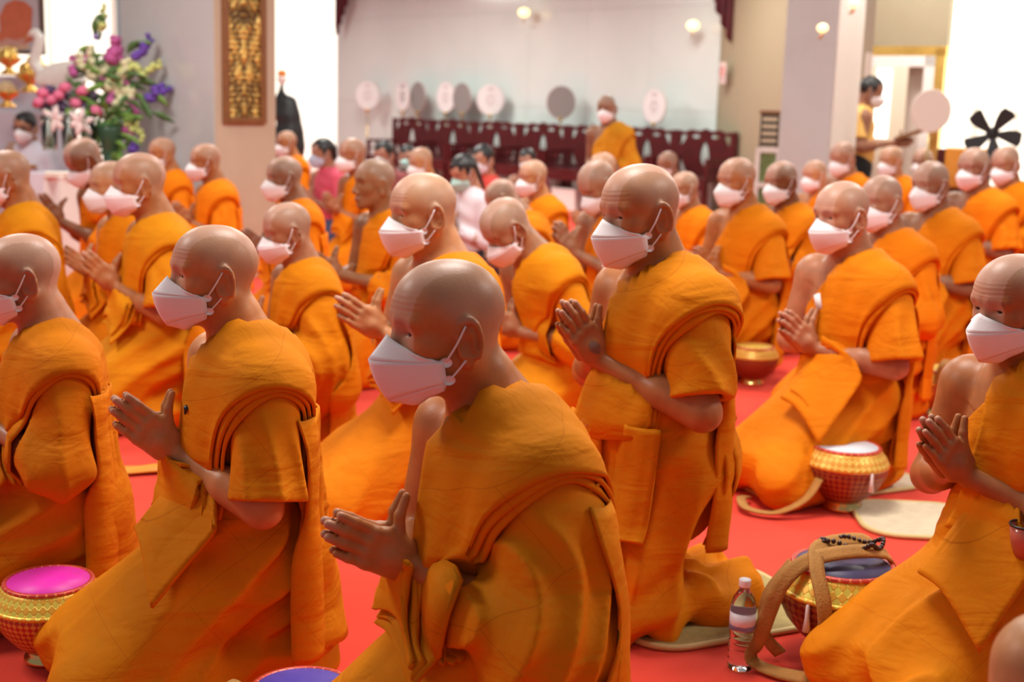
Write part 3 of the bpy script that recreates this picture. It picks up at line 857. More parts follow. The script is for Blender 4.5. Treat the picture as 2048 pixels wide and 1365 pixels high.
M_beige = plain_mat('beige_paint', (.54, .43, .31), .6, noise=.06)
M_tan = plain_mat('tan_paint', (.34, .29, .185), .6, noise=.05)
M_gold = plain_mat('gold', (.80, .52, .14), .3, metal=.9, noise=.25, nscale=30)
M_white = plain_mat('white_paint', (.80, .78, .74), .5)
M_rose = plain_mat('rosewood', (.070, .009, .010), .28, noise=.5, nscale=12)
M_wood = plain_mat('brown_wood', (.22, .085, .025), .4, noise=.35, nscale=20)
M_black = plain_mat('black_plastic', (.010, .011, .012), .5)
M_grey = plain_mat('grey_metal', (.25, .25, .25), .35, metal=.7)
M_cream = plain_mat('cream_paper', (.72, .63, .55), .7)
M_window = plain_mat('daylight_pane', (.9, .9, .88), .4, emit=(1.0, .97, .90), estr=1.7)
def curtain_mat():
    m, nt, b = new_mat('sheer_curtain'); L = nt.links.new; out = nt.nodes['Material Output']
    b.inputs['Base Color'].default_value = (.92, .89, .80, 1); b.inputs['Roughness'].default_value = .9
    tr = N(nt, 'ShaderNodeBsdfTranslucent', inp={'Color': (.95, .92, .84, 1)}); tp = N(nt, 'ShaderNodeBsdfTransparent')
    a = N(nt, 'ShaderNodeMixShader', inp={0: .6}); L(b.outputs[0], a.inputs[1]); L(tr.outputs[0], a.inputs[2])
    c = N(nt, 'ShaderNodeMixShader', inp={0: .35}); L(a.outputs[0], c.inputs[1]); L(tp.outputs[0], c.inputs[2]); L(c.outputs[0], out.inputs[0])
    return m
M_sheer = curtain_mat()
# ---------------------------------------------------------------- the hall
V, Fc = box_vf((0, 8, -.06), (40, 34, .12)); tag(link('floor', mk_mesh('floor', V, Fc, M_carpet, False)), kind='structure')
def pt(px, d): p = at_depth(px, 240, d); return p[:2]
WL, WR = np.array(pt(548, 24.3)), np.array(pt(1432, 17.3))
WALLH = 4.2
dirw = (WR - WL)/np.linalg.norm(WR - WL); nrm = np.array([-dirw[1], dirw[0]])                        # nrm points away from the camera
W0 = WL + dirw*1.9                                                                                     # marble starts right of the window
# back wall of polished marble slabs, joints recessed
back = hall_box('wall_back', W0 + nrm*.012, WR + nrm*.012, 0, WALLH, .2, M_marble)
Lw = np.linalg.norm(WR - W0); nsl = 7
for i in range(nsl):
    a = W0 + dirw*(Lw*i/nsl + .0015); b = W0 + dirw*(Lw*(i + 1)/nsl - .0015)
    for z0, z1 in ((0.02, 1.398), (1.402, 2.798), (2.802, 4.18)):
        hall_box('slab', a, b, z0, z1, .03, M_marble, back)
# window bay left of it
def curtain(name, a, b, z0, z1, folds, amp, mat, label):
    a = np.array([*a, 0]); b = np.array([*b, 0]); n = np.array([-(b - a)[1], (b - a)[0], 0]); n /= np.linalg.norm(n)
    nu = folds*8; t = np.linspace(0, 1, nu)
    rnd = np.random.RandomState(len(name) + folds)
    ph = np.cumsum(rnd.uniform(.7, 1.3, nu)); ph = ph/ph[-1]*folds*2*math.pi
    G = np.zeros((nu, 9, 3))
    for j, z in enumerate(np.linspace(z0, z1, 9)):
        G[:, j] = a + (b - a)*t[:, None] + n*(amp*np.sin(ph + .4*math.sin(j))*(1 - .2*j/8))[:, None]; G[:, j, 2] = z
    V = G.reshape(-1, 3); o = link(name, mk_mesh(name, V, grid_faces(nu, 9), mat)); return tag(o, label, 'curtain')
def window(name, a, b, z0, z1, mull=3):
    root = hall_box(name, np.array(a), np.array(b), z0, z1, .03, M_window)
    d = (np.array(b) - np.array(a)); u = d/np.linalg.norm(d); n = np.array([-u[1], u[0]])
    L = np.linalg.norm(d)
    for i in range(mull + 1):
        c = np.array(a) + u*(L*i/mull); hall_box('window_frame', c - u*.03 - n*.03, c + u*.03 - n*.03, z0, z1, .05, M_white, root)
    return root
w1 = window('window_1', WL + nrm*.25 - dirw*1.2, W0 + nrm*.25, 0.1, WALLH)
curtain('sheer_curtain', WL + nrm*.08 - dirw*1.2, W0 + nrm*.06, .05, WALLH, 16, .045, M_sheer, 'bright sheer white curtain between gold-panelled pillar and marble wall')
# wall right of the marble, tan, with the pillar standing before it
T1 = np.array(pt(1432, 17.3)); T2 = np.array(pt(1742, 13.2))
hall_box('wall_right', T1 + nrm*.02, T2 + nrm*.0, 0, WALLH, .15, M_tan)
# door opening wall, door and bright windows on the right
D1 = np.array(pt(1735, 12.6)); D2 = np.array(pt(1882, 12.2)); D3 = np.array(pt(2140, 11.4))
fr = hall_box('door_1', D1 + [0, .25], D2 + [0, .25], 0, 2.02, .05, M_cream)
u = (D2 - D1)/np.linalg.norm(D2 - D1)
hall_box('door_jamb', D2 - u*.10, D2 - u*.01, 0, 2.05, .12, M_gold, fr); hall_box('door_head', D1, D2, 1.98, 2.07, .12, M_gold, fr)
hall_box('door_frame', D2 - u*.20, D2 - u*.10, 0, 1.98, .10, M_white, fr); hall_box('door_frame', D1, D2 - u*.10, 1.88, 1.98, .10, M_white, fr)
hall_box('door_leaf', D1 + u*.0, D1 + u*.36, 0, 1.88, .04, plain_mat('door_cream', (.80, .74, .58), .5), fr)
hall_box('door_light', D1 + u*.06 - np.array([0, .01]), D1 + u*.2 - np.array([0, .01]), 1.2, 1.86, .02, M_window, fr)
hall_box('trim_1', D1, D2, 2.07, WALLH, .15, M_tan)
w2 = window('window_2', D2 + [0, .15], D3 + [0, .15], .1, WALLH)
curtain('sheer_curtain', D2 + [.03, 0], D3, .05, WALLH, 12, .05, M_sheer, 'overexposed sheer cream curtain behind the black fan')
# left window behind the altar
w3 = window('window_3', pt(-160, 12.6), pt(232, 13.2), .1, WALLH)
curtain('sheer_curtain', pt(-160, 12.3), pt(230, 12.9), .05, WALLH, 14, .05, M_sheer, 'pale sheer curtain behind the altar portrait and swan')
hall_box('wall_left', pt(-1100, 8.5), pt(-150, 12.5), 0, WALLH, .15, M_marble2)
# pillars
def pillar(name, px_corner, d, wl, wr, ml, mr):
    c = np.array(pt(px_corner, d)); a = c - E1[:2]*wl; e = c + E2[:2]*wr
    o = hall_box(name, a, c, 0, WALLH, wr, ml); hall_box('cladding_panel', c + E1[:2]*.012, e + E1[:2]*.012, 0, WALLH, .012, mr, o)
    hall_box('cladding_panel', a - E2[:2]*.012, c - E2[:2]*.012, 0, WALLH, .012, ml, o); return o, a, c, e
P1, pa, pc, pe = pillar('wall_pillar', 430, 9.9, 1.36, .55, M_marble2, M_beige)
P2, qa, qc, qe = pillar('wall_pillar_right', 1662, 11.15, .50, .42, M_marble2, marble_mat('warm_marble', (.60, .53, .48), (.68, .61, .55)))
# ---------------------------------------------------------------- people
FACE = 205.0
def put(proto, parts, label, px, py, s_px, yaw=0., skin=(.33, .165, .10), robe=(.60, .20, .010), group=None, lim=(.86, 1.14)):
    """stand a figure so that its crown is seen at px, py at depth FPX/s_px; its size follows from its height above the floor"""
    cl = proto.headW((-.012, 0, .13)); rz = math.radians(FACE + yaw)
    d = FPX/s_px
    for _ in range(20):
        c = at_depth(px, py, d); sc = c[2]/cl[2]
        if lim[0] <= sc <= lim[1]: break
        t = min(max(sc, lim[0]), lim[1])*cl[2]; r = ray(px, py); d = (t - CAMZ)/r[2]
    R = np.array([[math.cos(rz), -math.sin(rz)], [math.sin(rz), math.cos(rz)]])
    xy = c[:2] - R @ np.array(cl[:2])*sc
    return (xy[0], xy[1], 0), rz, sc
def monk(key, label, px, py, s_px, yaw=0., skin=(.33, .165, .10), robe=(.60, .20, .010), **k):
    pr, parts = PROTO[key]
    loc, rz, sc = put(pr, parts, label, px, py, s_px, yaw)
    return place_person(parts, label, loc, rz, sc, skin, robe, **k)
PROTO = {}
def proto(key, cls=Monk, **k):
    m = cls(**k); t = time.time(); PROTO[key] = (m, m.make(MT))
    print('PROTO', key, round(time.time() - t, 2), sum(len(x[1].polygons) for x in PROTO[key][1]))
HQ = dict(vox=.0041, rvox=.0078)
proto('A', seed=3, sleeve='wide', flap='small', hand_pitch=.52, wrist=(.185, .235), elbow=(.04, .235, .165), head_x=.09, head_pitch=.02, head_yaw=-.02, thumb=1.35, neck=.056, head_scale=1.04, tail=True, **HQ)
proto('B', seed=11, sleeve='short', flap='both', hand_pitch=.78, wrist=(.178, .265), girth=.93, neck=.047, head_pitch=-.05, head_scale=.96, thumb=1.0, **HQ)
proto('C', seed=17, sleeve='long', flap='small', hand_pitch=.9, girth=.98, head_pitch=.05, vox=.005, rvox=.0095)
proto('D', seed=23, sleeve='tight', flap='strips', seat='upright', hip=.46, knee_x=.16, knee_y=.14, girth=1.12, belly=.02, neck=.062, wrist=(.195, .29), elbow=(.03, .265, .18), relbow=(.085, -.235, .2),
      hand_pitch=.98, head_pitch=.08, head_yaw=.08, head_scale=1.07, thumb=.7, **HQ)
proto('E', seed=31, sleeve='short', flap='panel', hand_pitch=.85, head_pitch=.10, head_yaw=.05, wrist=(.20, .27), thumb=.8, **HQ)
proto('F', seed=37, sleeve='long', flap='small', girth=1.18, neck=.066, wrist=(.22, .30), elbow=(.04, .27, .18), relbow=(.09, -.25, .2), hand_pitch=.65, head_scale=1.06, vox=.0052, rvox=.0105)
proto('AE', seed=41, sleeve='short', flap='panel', hand_pitch=.75, wrist=(.19, .21), elbow=(.02, .245, .165), vox=.005, rvox=.0095)
LQ = dict(vox=.0074, rvox=.0142)
proto('p1', seed=53, sleeve='short', flap='small', hand_pitch=.85, **LQ)
proto('p2', seed=59, sleeve='long', flap='small', hand_pitch=.7, head_yaw=.12, **LQ)
proto('p3', seed=61, sleeve='wide', flap='panel', hand_pitch=.6, head_pitch=.18, **LQ)
proto('nomask', seed=67, sleeve='wide', flap='none', hand_pitch=.6, wrist=(.27, .24), head_pitch=-.04, mask=False, **LQ)
proto('bow', seed=71, sleeve='long', flap='none', hand_pitch=1.1, wrist=(.27, .36), elbow=(.07, .20, .19), relbow=(.07, -.2, .19), head_pitch=.42, lean=.18, **LQ)
proto('bent', seed=73, sleeve='long', flap='none', hand_pitch=.9, head_pitch=.30, lean=.42, **LQ)
proto('stand', seed=79, sleeve='long', flap='none', seat='stand', hip=.84, knee_x=.1, hands=True, hand_pitch=-.9, wrist=(.20, .06), elbow=(-.02, .23, .17), relbow=(-.02, -.23, .17), tail=False, head_yaw=.3, **LQ)
R0 = (.64, .195, .004); R1 = (.70, .195, .004); R2 = (.76, .195, .004); R3 = (.68, .235, .006)
S0 = (.36, .13, .045); SD = (.20, .068, .025); SP = (.50, .225, .098); SM = (.41, .155, .055)
monk('A', 'monk with wrinkled brow, wide draped sleeve and yellow badge tucked at chest', 905, 518, 1100, 0, (.47, .165, .050), R0)
monk('B', 'thin-necked monk in orange robe with pen at chest and folded flap over belt', 440, 450, 868, 0, (.52, .20, .070), R0)
monk('C', 'monk kneeling behind the pink-topped alms bowl, seen in profile', 45, 467, 770, 0, (.41, .165, .08), (.58, .165, .004))
monk('D', 'stout monk kneeling upright on mat by water bottle, tattoo on hand', 1285, 327, 757, 0, SM, R0)
monk('E', 'monk with downcast eyes beside strapped alms bowl, bare right shoulder', 2035, 508, 860, 0, (.36, .130, .045), R0)
monk('F', 'heavy-set pale monk with thick neck kneeling behind the wide-sleeved monk', 850, 345, 600, 2, SP, R1)
monk('AE', 'slim monk kneeling on mat behind white-topped alms bowl, white tag on chest', 1690, 362, 545, 4, (.44, .185, .095), R1)
monk('p3', 'monk with lowered head between thin-necked monk and heavy-set pale monk', 570, 405, 520, 0, (0.378, 0.152, 0.072), R0)
monk('p1', 'monk with raised palms behind the thin-necked monk, white mask', 280, 305, 480, 0, SM, R3)
monk('p2', 'monk half hidden behind the raised-palms monk near white pedestal', 222, 322, 422, 6, SP, R1)
monk('p3', 'monk kneeling one row behind the monk by the pink-topped bowl', 8, 300, 432, -6, S0, R3)
monk('bow', 'dark-skinned monk in front of the flower vase, hands raised to mask', 148, 280, 345, 10, SD, R2)
monk('p2', 'monk against the grey pillar beside the flower arrangement', 325, 275, 270, 4, SM, R2)
monk('p1', 'monk beneath the gold carved panel with bright orange robe', 412, 287, 300, 2, S0, R2)
monk('p2', 'monk kneeling beside the beige pillar corner, white mask', 570, 312, 362, 0, (0.252, 0.112, 0.061), R2)
monk('nomask', 'monk without a face mask chanting with palms together', 755, 318, 405, 6, (0.302, 0.128, 0.054), R1)
monk('p1', 'monk in the rear next to the person in pink, mask on', 706, 276, 270, 8, (0.344, 0.132, 0.058), R1)
monk('p2', 'monk partly hidden by the pillar in front of the bright window', 574, 262, 205, 4, SM, R2)
monk('p3', 'monk seated before the rosewood chairs with grey stubble, hidden to the neck', 840, 295, 256, 10, SP, R2)
monk('bent', 'monk leaning forward close behind the heavy-set pale monk', 985, 405, 500, 0, (0.370, 0.168, 0.083), R3)
monk('bent', 'monk bent forward with back of head showing, behind the heavy-set monk', 985, 364, 345, -20, (0.302, 0.144, 0.079), R1)
monk('p1', 'monk kneeling before the rosewood chairs next to a bright orange cloth', 1068, 320, 305, 6, SP, R1)
monk('bow', 'monk bowing deeply over raised folded hands in front of standing monk', 1180, 325, 385, 8, (0.353, 0.160, 0.083), R1)
monk('p2', 'pale monk directly behind the deeply bowing monk', 1208, 305, 285, 4, SP, R2)
monk('p3', 'small monk below the rosewood chair next to the tan wall', 1335, 303, 225, 5, (0.302, 0.136, 0.072), R2)
monk('p1', 'monk just behind the stout upright monk, orange-lit head', 1372, 343, 312, 6, (0.386, 0.176, 0.086), R2)
monk('AE', 'monk with palms pressed high before mask, short orange sleeve', 1478, 315, 375, 4, SM, R1)
monk('p2', 'dark-skinned monk beside the white framed shelf', 1566, 322, 340, 4, SD, R1)
monk('p1', 'small pale monk in front of the grey pillar face beside the doorway', 1632, 320, 264, 8, SP, R2)
monk('p3', 'taller monk before the warm marble side of the doorway pillar', 1686, 283, 250, 6, (0.370, 0.168, 0.094), R2)
monk('p2', 'monk close behind the slim monk, robe bright orange-red', 1768, 350, 435, 4, (0.353, 0.160, 0.086), R2)
monk('p1', 'monk kneeling at the foot of the man holding a tray', 1785, 292, 236, 6, SP, R2)
monk('p2', 'monk kneeling under the round cream fan by doorway', 1848, 297, 222, 6, (0.336, 0.152, 0.086), R2)
monk('AE', 'monk with bent elbow and pen at chest, behind a red and gold bowl', 1866, 322, 372, 8, (0.277, 0.128, 0.068), R1)
monk('p1', 'monk seated in front of the black bladed fan', 1952, 295, 305, 8, (0.286, 0.132, 0.072), R2)
monk('p3', 'monk against the bright curtain, next to the black bladed fan', 2012, 292, 275, 8, (0.336, 0.152, 0.079), R1)
monk('bent', 'monk bending low, face peeping out behind the stout monk\'s hands', 1215, 452, 385, 10, (0.353, 0.160, 0.086), R1)
monk('stand', 'monk standing in front of the rosewood chairs', 1214, 190, 235, 25, (.30, .15, .09), (.60, .24, .015))
# a monk facing the lens, all but his bare right shoulder beyond the frame
sh_t = at_depth(2022, 1340, 1.70); pr, parts = PROTO['E']
place_person(parts, 'pale monk turned the other way with bare shoulder, beside strapped alms bowl', (sh_t[0] + .20, sh_t[1] + .05, 0), math.radians(262), .90, SP, R0)
# ---------------------------------------------------------------- lay people
proto('kneel_lay', Lay, seed=101, sleeve='short', hair='long', seat='heels', vox=.008, rvox=.013, low_name='trousers', head_pitch=.05)
proto('girl', Lay, seed=103, sleeve='long', hair='tail', seat='heels', vox=.008, rvox=.013, low_name='skirt', head_pitch=.35, hand_pitch=1.0)
proto('officer', Lay, seed=107, sleeve='long', hair='short', seat='upright', hip=.46, knee_x=.10, vox=.008, rvox=.012, hands=True, hand_pitch=-.5, wrist=(.17, .06))
proto('standman', Lay, seed=109, sleeve='short', hair='short', seat='stand', hip=.88, knee_x=.1, vox=.008, rvox=.013, hand_pitch=.15, wrist=(.30, .24), elbow=(.03, .22, .19), relbow=(.03, -.22, .19), head_pitch=.22)
MT['mask_lay'] = objcol_mat('coloured_mask', .85, .05)
for k in ('kneel_lay', 'girl'):
    for nm, me, sb in PROTO[k][1]:
        if nm == 'face_mask': me.materials.clear(); me.materials.append(MT['mask_lay'])
def lay(key, label, px, py, s_px, yaw, skin, shirt, low, mask=None):
    pr, parts = PROTO[key]; loc, rz, sc = put(pr, parts, label, px, py, s_px, yaw)
    return place_lay(parts, label, loc, rz, sc, skin, shirt, low, mask)
KW = (.42, .20, .12)
lay('kneel_lay', 'kneeling person in pink shirt and blue jeans, pale blue mask', 646, 278, 236, 10, KW, (.72, .10, .16), (.06, .08, .16), (.55, .62, .78))
lay('kneel_lay', 'long-haired person with raised face before the rosewood chair nearest the bright window', 768, 284, 226, 40, KW, (.30, .08, .08), (.03, .03, .04), (.62, .60, .62))
lay('kneel_lay', 'dark-haired person in a mint green mask before the chairs', 815, 291, 214, 55, KW, (.10, .10, .12), (.03, .03, .04), (.42, .66, .62))
lay('girl', 'girl in white blouse with black ponytail looking down', 922, 312, 292, 12, KW, (.68, .62, .66), (.04, .05, .08), (.42, .66, .60))
lay('kneel_lay', 'person in coral red shirt behind the ponytailed girl', 966, 291, 246, 30, KW, (.72, .09, .07), (.04, .04, .06), (.70, .64, .70))
lay('kneel_lay', 'dark-clothed person in white mask between ponytailed girl and coral shirt', 945, 309, 222, 20, KW, (.05, .05, .06), (.04, .04, .06), (.72, .66, .70))
lay('kneel_lay', 'dark-haired person seated below the middle rosewood chairs', 1056, 299, 212, 45, KW, (.20, .05, .06), (.03, .03, .04), (.66, .60, .62))
off = lay('officer', 'man in white dress uniform with eyeglasses beside flower arrangement', 50, 225, 246, 55, (.36, .17, .10), (.66, .64, .72), (.62, .60, .68), None)
pr = PROTO['officer'][0]
V = [];
for sg in (-1, 1):
    an = np.linspace(0, 2*np.pi, 17)[:-1]; c = pr.headW(np.stack([np.full(16, .105), sg*.034 + .022*np.cos(an), .012 + .016*np.sin(an)], 1)); V.append(tube(c, .003, 5, close=True))
    V.append(tube(pr.headW([(.104, sg*.056, .014), (.05, sg*.086, .014), (-.01, sg*.086, .012)]), .003, 5))
V.append(tube(pr.headW([(.105, -.012, .014), (.112, 0, .016), (.105, .012, .014)]), .003, 5))
link('eyeglasses', mk_mesh('eyeglasses', *merge(V), M_black), off)
for (y, z, w, hh) in ((.085, .36, .07, .022), (.16, .475, .07, .016), (-.16, .475, .07, .016)):
    q = pr.toW([(.10 if z < .4 else .02, y, z)])[0]; q[0] += .035 if z < .4 else 0
    Vb, Fb = box_vf(q + (0, 0, .0 if z < .4 else .055), (.016, w, hh)); link('medal_ribbon' if z < .4 else 'shoulder_board', mk_mesh('badge', Vb, Fb, M_gold, False), off)
dm = lay('standman', 'man in yellow polo and black trousers standing at doorway', 1748, 155, 217, 140, (.30, .13, .075), (.78, .46, .13), (.012, .012, .014))
pr = PROTO['standman'][0]; q = pr.toW([(.44, 0, .30)])[0]
tr = thing('tray', 'reddish brown tray held by the man in yellow polo', 'tray')
Vb, Fb = box_vf((0, 0, 0), (.26, .20, .012)); o = link('tray_base', mk_mesh('tray_base', Vb, Fb, M_wood, False), tr)
for i, (c, sz) in enumerate((((.13, 0, .012), (.01, .20, .03)), ((-.13, 0, .012), (.01, .20, .03)), ((0, .1, .012), (.26, .01, .03)), ((0, -.1, .012), (.26, .01, .03)))):
    Vb, Fb = box_vf(c, sz); link('tray_rim', mk_mesh('tray_rim', Vb, Fb, M_wood, False), tr)
rz = dm.rotation_euler[2]; sc = dm.scale[0]
tr.location = (dm.location.x + (q[0]*math.cos(rz) - q[1]*math.sin(rz))*sc, dm.location.y + (q[0]*math.sin(rz) + q[1]*math.cos(rz))*sc, q[2]*sc + .02); tr.rotation_euler = (0, -.35, rz)

# ---------------------------------------------------------------- alms bowls
def bowl_mat(name, base, pat, scale=26.):
    m, nt, b = new_mat(name); L = nt.links.new
    tc = N(nt, 'ShaderNodeTexCoord'); sx = N(nt, 'ShaderNodeSeparateXYZ'); L(tc.outputs['Object'], sx.inputs[0])
    at = N(nt, 'ShaderNodeMath', operation='ARCTAN2'); L(sx.outputs[1], at.inputs[0]); L(sx.outputs[0], at.inputs[1])
    a1 = N(nt, 'ShaderNodeMath', operation='MULTIPLY'); a1.inputs[1].default_value = scale; L(at.outputs[0], a1.inputs[0])
    z1 = N(nt, 'ShaderNodeMath', operation='MULTIPLY'); z1.inputs[1].default_value = scale*8.; L(sx.outputs[2], z1.inputs[0])
    p = N(nt, 'ShaderNodeMath', operation='ADD'); L(a1.outputs[0], p.inputs[0]); L(z1.outputs[0], p.inputs[1])
    q = N(nt, 'ShaderNodeMath', operation='SUBTRACT'); L(a1.outputs[0], q.inputs[0]); L(z1.outputs[0], q.inputs[1])
    s1 = N(nt, 'ShaderNodeMath', operation='SINE'); L(p.outputs[0], s1.inputs[0]); s2 = N(nt, 'ShaderNodeMath', operation='SINE'); L(q.outputs[0], s2.inputs[0])
    mu = N(nt, 'ShaderNodeMath', operation='MULTIPLY'); L(s1.outputs[0], mu.inputs[0]); L(s2.outputs[0], mu.inputs[1])
    gt = N(nt, 'ShaderNodeMapRange', inp={1: -.12, 2: .12, 3: 0., 4: 1.}); L(mu.outputs[0], gt.inputs[0])
    mx = N(nt, 'ShaderNodeMix', data_type='RGBA'); L(gt.outputs[0], mx.inputs[0]); mx.inputs[6].default_value = (*base, 1); mx.inputs[7].default_value = (*pat, 1)
    L(mx.outputs[2], b.inputs['Base Color']); b.inputs['Roughness'].default_value = .38; b.inputs['Metallic'].default_value = .25
    bp = N(nt, 'ShaderNodeBump', inp={'Strength': .5, 'Distance': .003}); L(gt.outputs[0], bp.inputs['Height']); L(bp.outputs['Normal'], b.inputs['Normal'])
    return m
def top_mat(name, c1, c2):
    m, nt, b = new_mat(name); L = nt.links.new
    tc = N(nt, 'ShaderNodeTexCoord'); nz = N(nt, 'ShaderNodeTexNoise', inp={'Scale': 30., 'Detail': 5.}); L(tc.outputs['Object'], nz.inputs['Vector'])
    mx = N(nt, 'ShaderNodeMix', data_type='RGBA'); L(nz.outputs['Fac'], mx.inputs[0]); mx.inputs[6].default_value = (*c1, 1); mx.inputs[7].default_value = (*c2, 1)
    L(mx.outputs[2], b.inputs['Base Color']); b.inputs['Roughness'].default_value = .45; b.inputs['Specular IOR Level'].default_value = .3; return m
M_lattice = bowl_mat('red_gold_lattice', (.42, .035, .018), (.60, .33, .05)); M_lattice2 = bowl_mat('maroon_lattice', (.20, .016, .016), (.34, .10, .025), 22.)
M_goldband = bowl_mat('gold_petal_band', (.75, .48, .08), (.70, .30, .03), 20.); M_yelband = bowl_mat('yellow_petal_band', (.72, .60, .08), (.80, .42, .04), 20.)
M_redband = bowl_mat('red_petal_band', (.55, .05, .03), (.62, .18, .04), 16.); M_purp = bowl_mat('purple_band', (.30, .03, .12), (.45, .10, .09), 18.)
M_strap = plain_mat('tan_strap', (.42, .19, .035), .8, noise=.2, nscale=40, bump=.3, bscale=200)
M_brass = plain_mat('brass', (.72, .52, .20), .25, metal=1.)
M_tassel = plain_mat('white_tassel', (.75, .68, .66), .8)
def ribbon(pts, width, nrm_dir, thick=.006, n=30):
    C = crspline(pts, n); t = np.gradient(C, axis=0); t /= np.linalg.norm(t, axis=1)[:, None]
    nd = np.array(nrm_dir, float); s_ = np.cross(t, nd); s_ /= np.linalg.norm(s_, axis=1)[:, None] + 1e-9
    G = np.stack([C + s_*width*k for k in (-.5, -.2, .2, .5)], 1); return thick_sheet(G, thick)
TOPS = dict(pink=top_mat('pink_foil_top', (.86, .01, .46), (.66, .05, .36)), white=top_mat('white_foil_top', (.62, .66, .72), (.76, .76, .80)), blue=top_mat('blue_top', (.05, .04, .30), (.10, .07, .42)),
            gold=top_mat('gold_top', (.78, .45, .05), (.86, .62, .12)), yellow=top_mat('yellow_top', (.80, .66, .12), (.70, .56, .06)), dark=top_mat('dark_blue_top', (.05, .05, .12), (.10, .08, .16)))
_bm = {}
def bowl_part(key, prof, mat, n=40):
    if key not in _bm: _bm[key] = mk_mesh(key, *lathe(prof, n), mat)
    return _bm[key]
def alms_bowl(label, loc, top, band, body, sc=1.0, rz=0., straps=(), tassels=0, purple=False):
    t = thing('alms_bowl', label, 'bowl', loc, rz); t.scale = (sc,)*3
    link('foot_ring', bowl_part('foot_ring', [(.0, .0), (.062, .0), (.066, .006), (.064, .014), (.055, .020), (.058, .028), (.05, .034), (0, .034)], M_brass), t)
    link('bowl_body', bowl_part('bowl_body' + body.name, [(.0, .030), (.056, .030), (.084, .052), (.112, .085), (.130, .120), (.1345, .142), (.132, .152), (0, .152)], body), t)
    if purple: link('petal_band', bowl_part('purple_band', [(.110, .142), (.136, .146), (.136, .152), (.130, .168), (.122, .176), (.1, .176)], M_purp), t)
    ld = link('lid', bowl_part('lid' + band.name, [(.0, .150), (.137, .150), (.1385, .156), (.134, .163), (.128, .176), (.114, .194), (.108, .203), (.0, .203)], band), t)
    link('lid_rim', bowl_part('lid_rim', [(.098, .199), (.1085, .199), (.1105, .204), (.108, .209), (.100, .2095), (.098, .206)], M_redband), ld)
    link('lid_top', bowl_part('lid_top' + top, [(.0, .200), (.0995, .200), (.0995, .2075), (.0, .2085)], TOPS[top]), ld)
    if band.name.startswith('yel'):
        link('lid_bead_rim', bowl_part('bead_rim', [(.134, .152), (.140, .152), (.142, .157), (.139, .162), (.134, .162)], M_yelband), ld)
    for pts, w, nd in straps:
        V, Q = ribbon(pts, w, nd); link('strap', mk_mesh('strap', V, Q, M_strap), t)
    for k in range(tassels):
        a = -1.2 - 1.1*k; p = np.array([.137*math.cos(a), .137*math.sin(a), .15])
        V, Fc = lathe([(.0, 0), (.004, -.004), (.005, -.03), (.009, -.06), (.0, -.06)], 8); link('tassel', mk_mesh('tassel', V + p*1.03, Fc, M_tassel), t)
    return t
p = on_floor(97, 1160, .2085); alms_bowl('alms bowl with bright pink top and yellow petal rim', (p[0], p[1], 0), 'pink', M_yelband, M_lattice, 1.0)
p = on_floor(604, 1377, .2085); alms_bowl('alms bowl with blue top beside wide-sleeved monk\'s knees', (p[0], p[1], 0), 'blue', M_redband, M_lattice, 1.0, 0,
    [([(-.20, .02, .15), (-.16, .0, .21), (-.12, -.02, .20)], .05, (0, 0, 1))])
p = on_floor(1693, 893, .232); alms_bowl('alms bowl with white top and purple band before the slim kneeling monk', (p[0], p[1], 0), 'white', M_goldband, M_lattice2, 1.13, 0,
    [([(-.10, -.09, .12), (-.15, -.12, .06), (-.24, -.14, .022), (-.32, -.10, .02), (-.33, -.03, .03), (-.30, .03, .02)], .03, (0, 0, 1))], 1, True)
p = on_floor(1672, 1310); rb = (p[0], p[1], 0)
alms_bowl('alms bowl with tan straps laid over it, beside monk with downcast eyes', rb, 'dark', M_yelband, M_lattice2, 1.22, 0,
    [([(.13, .06, .17), (.08, .0, .235), (-.06, -.04, .235), (-.14, -.07, .19), (-.185, -.09, .08), (-.20, -.08, .02), (-.15, -.13, .012), (-.05, -.17, .012)], .034, (.3, -.5, 1)),
     ([(.11, .10, .18), (.06, .06, .24), (-.05, .0, .245), (-.075, -.075, .225), (-.07, -.135, .17), (-.065, -.15, .09), (-.08, -.155, .03)], .032, (.2, -.7, 1)),
     ([(-.10, .03, .20), (-.16, -.02, .14), (-.165, -.03, .06), (-.13, -.04, .015)], .03, (-1, -.5, .4))], 2)
# dark bead bundle on the straps
bd = thing('prayer_beads', 'dark brown prayer beads lying on the strapped bowl', 'beads', (rb[0] + .02, rb[1] + .02, .302))
V, Fc = lathe([(.0001, -.007)] + [(.007*math.cos(a), .007*math.sin(a)) for a in np.linspace(-1.2, 1.2, 5)] + [(.0001, .007)], 8); bme = mk_mesh('bead', V, Fc, plain_mat('bead_brown', (.045, .012, .010), .25))
for i in range(44):
    a = 2*math.pi*i/44; link('bead', bme, bd, (.085*math.cos(a) + .01*math.sin(3*a), .028*math.sin(a) + .012*math.sin(2*a), .008*math.sin(5*a)))
p = on_floor(1508, 690, .2085); alms_bowl('gold-topped alms bowl standing behind the stout upright monk', (p[0], p[1], 0), 'gold', M_goldband, M_lattice2, .98, 0)
p = on_floor(1915, 650, .2085); alms_bowl('red and gold alms bowl with strap, behind white-topped bowl row', (p[0], p[1], 0), 'gold', M_goldband, M_lattice2, 1.05, 0,
    [([(-.10, -.06, .16), (-.05, -.04, .26), (.05, -.06, .25), (.10, -.13, .10), (.08, -.16, .02)], .03, (0, -1, .4))], 1)
p = on_floor(1862, 742, .2085); alms_bowl('bright gold alms bowl partly hidden by monk with downcast eyes', (p[0], p[1], 0), 'gold', M_yelband, M_lattice, 1.08, 0,
    [([(-.02, -.14, .16), (.02, -.10, .24), (.08, .0, .24), (.12, .06, .16)], .035, (0, 0, 1))], 1)
